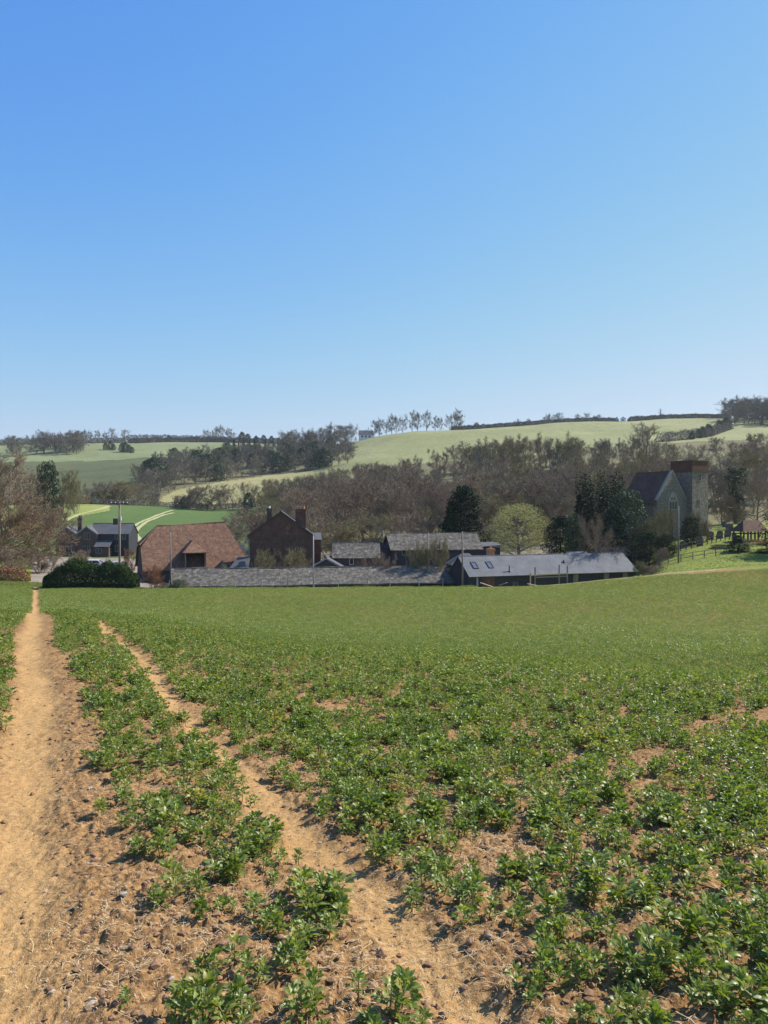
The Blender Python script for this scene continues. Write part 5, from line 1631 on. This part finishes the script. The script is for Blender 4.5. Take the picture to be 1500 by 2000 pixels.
# --- the bare wood on the slope behind the farm, row by row
def top_of(u):
    return float(np.interp(u, [380, 440, 520, 600, 650, 690, 760, 850, 900, 1000, 1100, 1200, 1260, 1330, 1400, 1500, 1600], [968, 958, 945, 930, 915, 905, 903, 880, 864, 852, 858, 858, 850, 872, 872, 862, 860]))
rows_ = [(146, 610, 1320, 25, 'bare brown tree standing close behind the farm roofs', 'bare trees just behind the farm'),
         (174, 545, 1330, 24, 'bare tree low on the wooded slope behind the farm', 'bare trees low on the wooded slope'),
         (208, 540, 1340, 24, 'bare tree in the middle of the wooded slope', 'bare trees in the middle of the wooded slope'),
         (252, 590, 1360, 22, 'bare tree high on the wooded slope', 'bare trees high on the wooded slope'),
         (312, 655, 1330, 19, 'bare upright tree at the top edge of the wooded slope', 'bare trees along the top of the wood')]
for ri, (D0, u0, u1, du, lab, grp) in enumerate(rows_):
    u = u0
    while u < u1:
        uu = u + pick.uniform(-9, 9); D = D0 + pick.uniform(-12, 12)
        u += du * pick.uniform(0.8, 1.2)
        p = at(uu, D)
        gv = 1000 - FPX * (p.z - EYE) / D
        Hmax = (gv - top_of(uu)) * D / FPX
        if ri == 4: H = Hmax * pick.uniform(0.82, 1.05)
        else: H = min(Hmax * 0.93, pick.uniform(8.5, 12.5))
        if H < 3: continue
        upright = (uu > 800 and ri >= 3 and pick.random() < 0.7)
        key = f"{'tall' if upright else pick.choice(('round', 'round', 'scrub'))}{pick.randrange(4)}"
        red = 560 < uu < 900
        mat = pick.choice(['twig_brown', 'twig_brown', 'twig_grey'] if red else ['twig_grey', 'twig_olive', 'twig_olive', 'twig_brown'])
        tree('bare_tree', key, uu, D, H, lab, 'tree', grp, mat, pick.uniform(0.9, 1.2))
# pale ghostly trees mixed in the wood
for u, D, H in ((1078, 165, 10), (1060, 172, 11), (1095, 160, 9), (1110, 178, 11), (1040, 180, 11)):
    tree('bare_tree', f'round{pick.randrange(4)}', u, D, H, 'pale grey bare tree in the group behind the budding willow', 'tree', 'pale bare trees behind the willow', 'twig_grey', 1.0)
tree('bare_tree', 'spread1', 1262, 300, 826, 'large bare tree rising above the wood left of the tower', 'tree', None, 'twig_grey', 85)
for u, D, H in ((905, 322, 14), (960, 325, 14.5), (1015, 326, 15), (1060, 322, 14.5), (930, 318, 13), (985, 330, 14.5), (1120, 326, 14)):
    tree('bare_tree', f'tall{pick.randrange(4)}', u, D, H, 'slender upright bare tree along the crest of the wood', 'tree', 'slender trees on the crest of the wood', 'twig_olive', 1.2)

# --- behind the farmhouse and barn
for i, (u, D, H, key, mat, lab) in enumerate((
    (455, 128, 8.5, 'round1', 'twig_grey', 'spindly bare tree rising behind the right end of the tiled barn'),
    (505, 138, 8, 'scrub2', 'twig_brown', 'brown bare bush behind the left chimney of the farmhouse'),
    (470, 150, 7.5, 'scrub0', 'twig_brown', 'brown bare thicket between tiled barn and farmhouse'),
    (625, 124, 9.0, 'round2', 'twig_brown', 'bare brown tree behind the right chimney of the farmhouse'),
    (655, 122, 7.5, 'scrub1', 'twig_olive', 'olive bare tree behind the red brick outbuilding'),
    (700, 126, 8.5, 'round3', 'twig_olive', 'round olive bare tree behind the outbuilding roof'),
    (745, 128, 8, 'round0', 'twig_olive', 'round bare tree behind the boarded barn end'),
    (800, 130, 7.6, 'scrub3', 'twig_brown', 'brown bare tree behind the boarded barn ridge'),
    (840, 132, 8.2, 'round1', 'twig_olive', 'olive bare tree behind the middle of the boarded barn'),
    (960, 132, 5.0, 'scrub2', 'twig_grey', 'grey bare bush between dark conifer and budding willow'))):
    tree('bare_tree', key, u, D, H, lab, 'tree', None, mat, 1.1)
tree('conifer', 'conifer', 907, 133, 949, 'broad dark conifer behind the right end of the boarded barn', 'tree', None, 'yew', 88)
tree('conifer', 'conifer_slim', 880, 131, 978, 'smaller dark conifer beside the broad one behind the barn', 'tree', None, 'yew', 40)
tree('willow', 'willow', 1014, 122, 984, 'rounded yellow-green budding willow behind the pale slate barn', 'tree', None, 'willow', 134)

# --- trees round the church
spec = [
 ('yew_tree', 'yew_column', 1172, 120, 927, 'yew', 92, 'tall broad column of dark yew left of the church'),
 ('conifer', 'conifer_slim', 1131, 118, 966, 'yew', 34, 'small pointed dark conifer left of the broad yew'),
 ('evergreen_tree', 'yew_round0', 1094, 118, 1008, 'yew', 62, 'dark evergreen right of the budding willow'),
 ('evergreen_tree', 'yew_round1', 1122, 112, 1004, 'holly', 42, 'dull green evergreen at the foot of the pointed conifer'),
 ('holly_tree', 'yew_round0', 1224, 114, 958, 'holly', 92, 'big grey-green holly in front of the nave roof'),
 ('evergreen_tree', 'yew_round1', 1192, 111, 990, 'yew', 60, 'dark evergreen under the big grey-green holly'),
 ('bare_tree', 'spread0', 1168, 103, 1004, 'twig_brown', 78, 'small spreading bare tree right behind the pale barn ridge'),
 ('bare_bush', 'scrub1', 1287, 115, 988, 'twig_olive', 52, 'olive bare bush in front of the church gable'),
 ('bare_bush', 'scrub3', 1258, 112, 1008, 'twig_olive', 56, 'brown bare bush left of the church gable'),
 ('evergreen_bush', 'yew_round0', 1268, 106, 1038, 'yew', 60, 'low dark evergreen bush right of the pale barn end'),
 ('evergreen_bush', 'yew_round1', 1301, 106, 1042, 'yew', 42, 'low dark evergreen bush at the foot of the church pole'),
 ('evergreen_bush', 'yew_round0', 1238, 104, 1062, 'yew', 44, 'dark evergreen bush shading the end of the pale barn'),
 ('bare_bush', 'scrub0', 1287, 100, 1068, 'twig_brown', 34, 'round brown bare bush beside the lower rail fence'),
 ('yew_tree', 'yew_round1', 1349, 115.5, 1008, 'yew', 36, 'small round dark yew below the church tower'),
 ('bare_bush', 'scrub2', 1376, 117.5, 1014, 'twig_olive', 30, 'pale bare shrub against the church tower'),
 ('bare_bush', 'scrub1', 1357, 119, 996, 'twig_olive', 26, 'taller olive shrub between church gable and tower'),
 ('ivy_tree', 'ivy', 1437, 148, 912, 'holly', 38, 'dead tree thickly clad in dark ivy right of the tower'),
 ('bare_tree', 'round0', 1409, 146, 935, 'twig_brown', 40, 'slim brown bare tree between tower and ivy-clad tree'),
 ('bare_tree', 'scrub2', 1412, 142, 965, 'twig_brown', 44, 'low brown thicket right of the tower foot'),
 ('bare_tree', 'spread2', 1478, 138, 925, 'twig_brown', 84, 'wide brown bare tree above the lychgate'),
 ('bare_tree', 'round3', 1502, 160, 905, 'twig_grey', 80, 'grey bare tree at the picture edge above the lychgate'),
 ('small_conifer', 'conifer_slim', 1441, 102.5, 1044, 'holly', 44, 'small scruffy conifer by the lower rail fence'),
 ('evergreen_bush', 'yew_round1', 1408, 108, 1062, 'yew', 40, 'low dark bush between the two rail fences'),
 ('brown_hedge', 'scrub3', 1478, 109, 1052, 'twig_rust', 50, 'low russet bush below the lychgate'),
 ('evergreen_tree', 'yew_round0', 1566, 99, 965, 'yew', 130, 'dark evergreen just off the edge shading the grass bank'),
 ('evergreen_bush', 'yew_round1', 1500, 100, 1070, 'yew', 50, 'dark bush at the picture edge below the lychgate'),
]
for nm, key, u, D, H, mat, wide, lab in spec:
    tree(nm, key, u, D, H, lab, 'bush' if 'bush' in nm or 'hedge' in nm else 'tree', None, mat, wide)
# bare limbs sticking out of the ivy
p = at(1436, 148)
for u, D, H in ((1455, 172, 11), (1478, 190, 12), (1420, 185, 12), (1500, 205, 12), (1440, 220, 12), (1395, 205, 11), (1470, 250, 12), (1510, 240, 12), (1410, 260, 11), (1350, 230, 11), (1375, 290, 9), (1430, 310, 8), (1480, 330, 8), (1345, 320, 7), (1400, 345, 6), (1510, 300, 9), (1370, 175, 11), (1335, 165, 11), (1530, 185, 12)):
    key = f"{pick.choice(('round', 'scrub', 'round'))}{pick.randrange(4)}"
    tree('bare_tree', key, u, D, H * 0.95, 'bare tree on the slope behind the churchyard', 'tree', 'bare trees behind the churchyard', pick.choice(BR), 1.15)

# --- shrubs around the farm
for nm, key, u, D, H, mat, wide, lab in (
 ('olive_bush', 'scrub0', 527, 100, 1072, 'twig_olive', 58, 'olive bush under the left of the farmhouse gable'),
 ('olive_bush', 'scrub2', 572, 100, 1069, 'twig_olive', 62, 'olive bush under the right of the farmhouse gable'),
 ('budding_bush', 'scrub1', 818, 99, 1058, 'twig_olive', 48, 'olive budding bush in front of the boarded barn'),
 ('budding_bush', 'scrub3', 853, 99, 1051, 'twig_olive', 48, 'taller budding bush beside the barn pole'),
 ('brown_bush', 'scrub2', 752, 98, 1080, 'twig_brown', 46, 'brown bush between red brick outbuilding and boarded barn'),
 ('brown_bush', 'scrub0', 722, 98, 1087, 'twig_brown', 44, 'low brown bush in front of the outbuilding wall'),
 ('russet_bush', 'scrub1', 297, 87.4, 1102, 'twig_rust', 44, 'rounded russet bush at the end of the conifer hedge'),
 ('evergreen_bush', 'yew_round1', 350, 88.3, 1130, 'holly', 32, 'small dark bush at the foot of the dark pole'),
 ('evergreen_bush', 'yew_round0', 322, 88.0, 1138, 'holly', 26, 'low dark weeds left of the dark pole'),
 ('brown_bush', 'scrub3', 152, 116, 1073, 'twig_brown', 40, 'brown bush before the cottage gables'),
 ('brown_bush', 'scrub1', 160, 112, 1082, 'twig_olive', 40, 'low brown bush before the cottage porch'),
 ('brown_bush', 'scrub0', 255, 116, 1070, 'twig_rust', 24, 'small orange-brown bush between cottage and tiled barn'),
 ('yellow_shrub', 'yew_round1', 437, 96.2, 1101, 'bush', 16, 'small yellow-green shrub at the right eave of the tiled barn'),
 ('bramble', 'scrub2', 1252, 94.0, 1094, 'twig_olive', 34, 'pale bramble bush at the right end of the pale barn'),
 ('bramble', 'scrub1', 1278, 93.0, 1103, 'twig_brown', 44, 'low brown bramble on the bank beside the pale barn')):
    tree(nm, key, u, D, H, lab, 'bush', None, mat, wide)

# --- big brown trees at the left
for nm, key, u, D, H, mat, wide, lab in (
 ('bare_tree', 'spread0', 20, 108, 958, 'twig_umber', 195, 'large spreading bare brown tree at the left picture edge'),
 ('bare_tree', 'spread2', -50, 104, 925, 'twig_umber', 200, 'bare brown tree cut by the left picture edge'),
 ('bare_tree', 'spread1', 78, 116, 980, 'twig_umber', 130, 'bare brown tree with leaning limbs next to the cottage'),
 ('bare_tree', 'round1', -5, 140, 868, 'twig_brown', 130, 'taller bare tree behind the spreading tree at the edge'),
 ('bare_tree', 'round3', 48, 160, 905, 'twig_brown', 110, 'bare tree standing behind the left spreading tree'),
 ('bare_tree', 'scrub2', 105, 150, 985, 'twig_brown', 80, 'brown thicket left of the cottage roof'),
 ('ivy_tree', 'yew_round1', 92, 235, 902, 'yew', 44, 'tall ivy-darkened tree above the left thicket'),
 ('olive_tree', 'scrub0', 122, 245, 918, 'twig_olive', 56, 'yellow-olive bare tree right of the ivy-darkened tree'),
 ('olive_tree', 'scrub3', 70, 240, 920, 'twig_olive', 60, 'olive bare tree left of the ivy-darkened tree'),
 ('olive_tree', 'scrub1', 150, 262, 932, 'twig_olive', 44, 'olive bush at the corner of the headland strip'),
 ('bare_tree', 'round2', 20, 220, 895, 'twig_brown', 90, 'bare tree high behind the left picture edge'),
 ('brown_bush', 'scrub1', 28, 99, 1068, 'twig_brown', 90, 'brown undergrowth below the large spreading tree'),
 ('brown_bush', 'scrub3', 84, 108, 1072, 'twig_brown', 80, 'brown undergrowth between spreading tree and shed')):
    tree(nm, key, u, D, H, lab, 'bush' if 'bush' in nm else 'tree', None, mat, wide)

# --- hedges
def hedge(name, pts, W, H, n, size, mat, label, ragged=0.3, seed=1, cat='hedge'):
    P = [at(*q) for q in pts]; o0 = P[0].copy()
    h = empty(name, o0, 0, label, cat)
    T, C = hedge_mesh(seed, [tuple(q - o0) for q in P], W, H, n, size, ragged, 1.0 if 'conifer' in name else 0.8)
    link('stem', T.mesh(name + '_stem', M['bark']), h)
    link('foliage', C.mesh(name + '_foliage', M[mat]), h)
    return h
hedge('conifer_hedge', [(88, 86.2), (120, 86.6), (180, 87), (230, 87.2), (268, 87.4)], 3.0, 3.05, 42000, 0.15, 'hedge', 'dense dark green conifer hedge at the end of the footpath', 0.55, 3)
hedge('clipped_hedge', [(-60, 94), (0, 94), (58, 95)], 1.8, 1.75, 9000, 0.14, 'twig_rust', 'low clipped russet hedge under the large spreading tree', 0.1, 5)
hedge('stock_hedge', [(-60, 318), (60, 316), (138, 314), (176, 316)], 2.5, 3.2, 9000, 0.35, 'twig_rust', 'low brown hedge at the top of the headland strip', 0.2, 7)
hedge('field_hedge', [(176, 318), (260, 318), (340, 314), (420, 305), (520, 296)], 2.2, 2.2, 9000, 0.35, 'twig_far', 'thin dark hedge along the top of the green crop field', 0.4, 9)
hedge('skyline_hedge', [(880, 646), (960, 646), (1060, 646), (1140, 646), (1208, 646)], 3.0, 3.4, 22000, 0.7, 'twig_far', 'long dark skyline hedge left of the tiny white building', 0.5, 11)
hedge('skyline_hedge', [(1226, 646), (1300, 646), (1360, 646), (1425, 646)], 3.0, 3.8, 18000, 0.7, 'twig_far', 'dark skyline hedge right of the tiny white building', 0.35, 13)
hedge('far_hedge', [(250, 850), (330, 850), (420, 850), (560, 850)], 4, 5.5, 24000, 0.9, 'twig_far', 'dark hedge along the skyline above the upper pasture', 0.6, 15)
hedge('far_hedge', [(-60, 846), (60, 848), (150, 850), (245, 850)], 5, 6.5, 14000, 0.9, 'twig_far', 'dark hedge under the single trees of the left skyline', 0.7, 25)
hedge('slope_hedge', [(1285, 405), (1330, 425), (1380, 465), (1425, 520)], 5, 5.0, 12000, 0.6, 'twig_far', 'bushy hedge climbing the slope right of the tower', 0.7, 17)
hedge('slope_hedge', [(690, 560), (640, 600), (615, 640)], 5, 5.0, 6000, 0.6, 'twig_far', 'dark hedge climbing the edge of the hillside pasture', 0.7, 19)

# --- trees along the far side of the green field and before the pale field
for u, D, H in ((195, 322, 7), (212, 326, 10), (228, 330, 8.5), (246, 335, 10.5), (262, 328, 9), (280, 335, 10), (298, 325, 6.5), (205, 340, 9), (238, 345, 9.5), (272, 348, 9), (180, 335, 7)):
    key = f"{pick.choice(('round', 'scrub'))}{pick.randrange(4)}"
    tree('bare_tree', key, u, D, H, 'grey bare tree in the belt above the green crop field', 'tree', 'bare trees above the green field', pick.choice(('twig_grey', 'twig_olive', 'twig_grey')), 1.15)
for u, D, H in ((350, 312, 6), (375, 308, 7), (392, 305, 11), (412, 302, 12), (432, 300, 9), (455, 300, 11), (478, 298, 12), (500, 296, 10), (522, 290, 12), (545, 280, 11), (568, 265, 12), (590, 262, 11), (612, 255, 12), (635, 250, 13), (660, 245, 13), (530, 230, 10), (560, 215, 10), (585, 205, 9), (535, 185, 9), (515, 210, 9), (605, 190, 9)):
    key = f"{pick.choice(('round', 'round', 'scrub'))}{pick.randrange(4)}"
    tree('bare_tree', key, u, D, H * 0.9, 'bare tree in the belt in front of the pale field', 'tree', 'bare trees before the pale field', pick.choice(('twig_brown', 'twig_grey', 'twig_olive')), 1.1)
for u, D, H in ((360, 310, 5), (485, 290, 6.5), (345, 316, 4)):
    tree('evergreen_bush', 'far_dark', u, D, H, 'dark evergreen bush among the bare trees before the pale field', 'bush', 'dark bushes before the pale field', 'holly', 1.0)

# --- dark wood beyond the pale field
for r, (dd, u0, u1) in enumerate(((8, 292, 690), (45, 275, 690), (85, 268, 660), (120, 300, 620))):
    u = u0
    while u < u1:
        uu = u + pick.uniform(-6, 6); u += 13.5 * pick.uniform(0.8, 1.3)
        D = float(np.interp(uu, [285, 300, 350, 430, 530, 660, 720], [340, 352, 400, 440, 486, 478, 440])) + dd + pick.uniform(0, 18)
        tree('wood_tree', f'far{pick.randrange(5)}' if pick.random() < 0.7 else 'far_dark', uu, D, pick.uniform(10, 15), 'dim grey-brown tree of the wood beyond the pale field', 'tree', 'trees of the dim wood beyond the pale field', None if pick.random() < 0.9 else None, pick.uniform(1.0, 1.3))
for u, H in ((457, 15), (466, 12), (476, 14), (487, 13), (497, 14), (507, 12), (518, 13)):
    tree('conifer', 'conifer_slim', u, 622 + pick.uniform(-8, 8), H, 'spiky dark conifer in the row above the dim wood', 'tree', 'spiky conifers above the dim wood', 'yew', 1.2)

# --- skyline trees
def far_group(spots, lab, grp, keys=('far0', 'far1', 'far2', 'far3', 'far4'), mat='twig_far', wide=1.1):
    for u, D, H in spots:
        tree('skyline_tree', pick.choice(keys), u, D, H, lab, 'tree', grp, mat if LIB and mat in LIB['far0'][1] else None, wide * pick.uniform(0.9, 1.1))
R_ = lambda a, b: pick.uniform(a, b)
far_group([(R_(556, 690), R_(585, 650), R_(14, 22)) for _ in range(26)], 'bare tree in the clump left of the hilltop house', 'bare clump left of the hilltop house')
far_group([(u + R_(-3, 3), 648 + R_(-6, 8), h_) for u, h_ in ((728, 15), (740, 16), (752, 13), (765, 18), (775, 16), (788, 14), (805, 19), (815, 17), (835, 18), (848, 13), (862, 12), (875, 15), (888, 19), (897, 14))], 'bare skyline tree in the row right of the hilltop house', 'skyline row right of the hilltop house', wide=0.9)
far_group([(R_(895, 1205), 650 + R_(0, 8), R_(5, 9)) for _ in range(16)], 'small bare tree standing out of the long skyline hedge', 'small trees in the long skyline hedge', wide=1.2)
far_group([(R_(15, 160), R_(700, 770), R_(14, 22)) for _ in range(26)], 'bare tree in the dark clump on the left skyline', 'dark clump on the left skyline', wide=1.2)
far_group([(u, 850 + R_(-10, 10), h_) for u, h_ in ((166, 16), (178, 14), (192, 15), (204, 13), (216, 17), (243, 16), (228, 9), (268, 8), (285, 9), (300, 8))], 'single bare tree along the left skyline hedge', 'single trees on the left skyline', wide=1.0)
far_group([(u, 852 + R_(-8, 8), h_) for u, h_ in ((402, 15), (412, 13), (422, 18), (432, 20), (445, 17), (456, 12), (385, 9), (372, 8))], 'bare tree in the middle skyline group above the upper pasture', 'middle skyline group', wide=1.0)
for u, H in ((473, 13), (484, 11), (500, 9), (515, 10), (530, 9), (545, 8), (330, 8), (288, 7)):
    tree('evergreen_tree', 'far_dark', u, 846 + pick.uniform(-10, 10), H, 'dark rounded evergreen in the left skyline hedge', 'tree', 'dark evergreens in the left skyline hedge', 'holly', 1.0)
for u, D, H in ((206, 748, 7), (216, 745, 9), (222, 742, 6), (238, 725, 9), (245, 720, 10), (252, 715, 8), (258, 708, 6)):
    tree('field_bush', 'far_dark', u, D, H, 'dark bush in the broken line across the upper pasture', 'bush', 'dark bushes across the upper pasture', 'holly', 1.0)
far_group([(R_(1425, 1580), R_(520, 640), R_(14, 20)) for _ in range(40)], 'bare tree in the hilltop wood at the right picture edge', 'hilltop wood at the right edge', wide=1.3)
for u, D, H in ((1372, 455, 7), (1384, 470, 8), (1365, 445, 6), (1405, 500, 8), (1418, 515, 9), (1352, 430, 5)):
    tree('slope_bush', 'far_dark', u, D, H, 'dark bush along the hedge climbing right of the tower', 'bush', 'dark bushes on the climbing hedge', 'holly', 1.0)
# far blue ridge wood
hedge('ridge_wood', [(240, 2500), (310, 2500), (380, 2500), (460, 2500)], 30, 16, 3000, 5, 'holly', 'faint blue wooded ridge on the far left skyline', 0.4, 21, 'wood')

# ------------------------------------------------------------------ rough grass at the field's foot and on the banks
def tuft_mesh(g, n, h, spread):
    V, F = [], []
    for i in range(n):
        a = g.uniform(0, 6.28); r = spread * math.sqrt(g.random()); b = np.array([r * math.cos(a), r * math.sin(a), -0.02]); t = g.uniform(0, 6.28); hh = h * g.uniform(0.5, 1.1)
        w = 0.02; d = np.array([math.cos(t), math.sin(t), 0]); lean = np.array([g.uniform(-.5, .5), g.uniform(-.5, .5), 1]) * hh
        k = len(V); V += [b - d * w, b + d * w, b + lean]; F.append((k, k + 1, k + 2))
    return pyd('grass_tuft_mesh', V, F, [M['turf']], None, False)
gg = random.Random(9)
TUFT = [tuft_mesh(gg, 30, 0.28, 0.28) for _ in range(4)]
n = 5200
yy = 87.5 + nr.random(n) ** 0.7 * 4.0; uu = nr.uniform(-60, 930, n); xx = (uu - 750) / FPX * yy
o = scatter('field_margin_grass', np.stack([xx, yy, terrain(xx, yy)], -1), rots(n, 0.2), nr.uniform(0.5, 1.2, n) * (0.4 + 1.1 * fbm(xx / 2, yy, 81, 3)), nr.integers(0, 4, n), TUFT)
tag(o, 'tussocky rough grass along the foot of the field', 'grass', kind='stuff')
n = 9000
yy = nr.uniform(89, 128, n); uu = nr.uniform(1240, 1540, n); xx = (uu - 750) / FPX * yy
o = scatter('churchyard_grass', np.stack([xx, yy, terrain(xx, yy)], -1), rots(n, 0.2), nr.uniform(0.15, 0.4, n) * (0.4 + 0.9 * fbm(xx / 3, yy / 3, 83, 3)), nr.integers(0, 4, n), TUFT)
tag(o, 'uneven green grass of the churchyard and its banks', 'grass', kind='stuff')

# ------------------------------------------------------------------ haze
hz = MB().box(-4700, 4700, -4700, 4700, -140, 330)
hm = bpy.data.materials.new("haze"); hm.use_nodes = True
nt = hm.node_tree
for nd_ in list(nt.nodes):
    if nd_.type != 'OUTPUT_MATERIAL': nt.nodes.remove(nd_)
pv = nt.nodes.new("ShaderNodeVolumePrincipled")
pv.inputs["Color"].default_value = (0.80, 0.88, 1.0, 1)
pv.inputs["Density"].default_value = 0.00009
pv.inputs["Anisotropy"].default_value = 0.2
nt.links.new(pv.outputs[0], [x for x in nt.nodes if x.type == 'OUTPUT_MATERIAL'][0].inputs["Volume"])
o = hz.build('haze', hm)
tag(o, 'thin blue air over the whole valley', 'haze', kind='stuff')
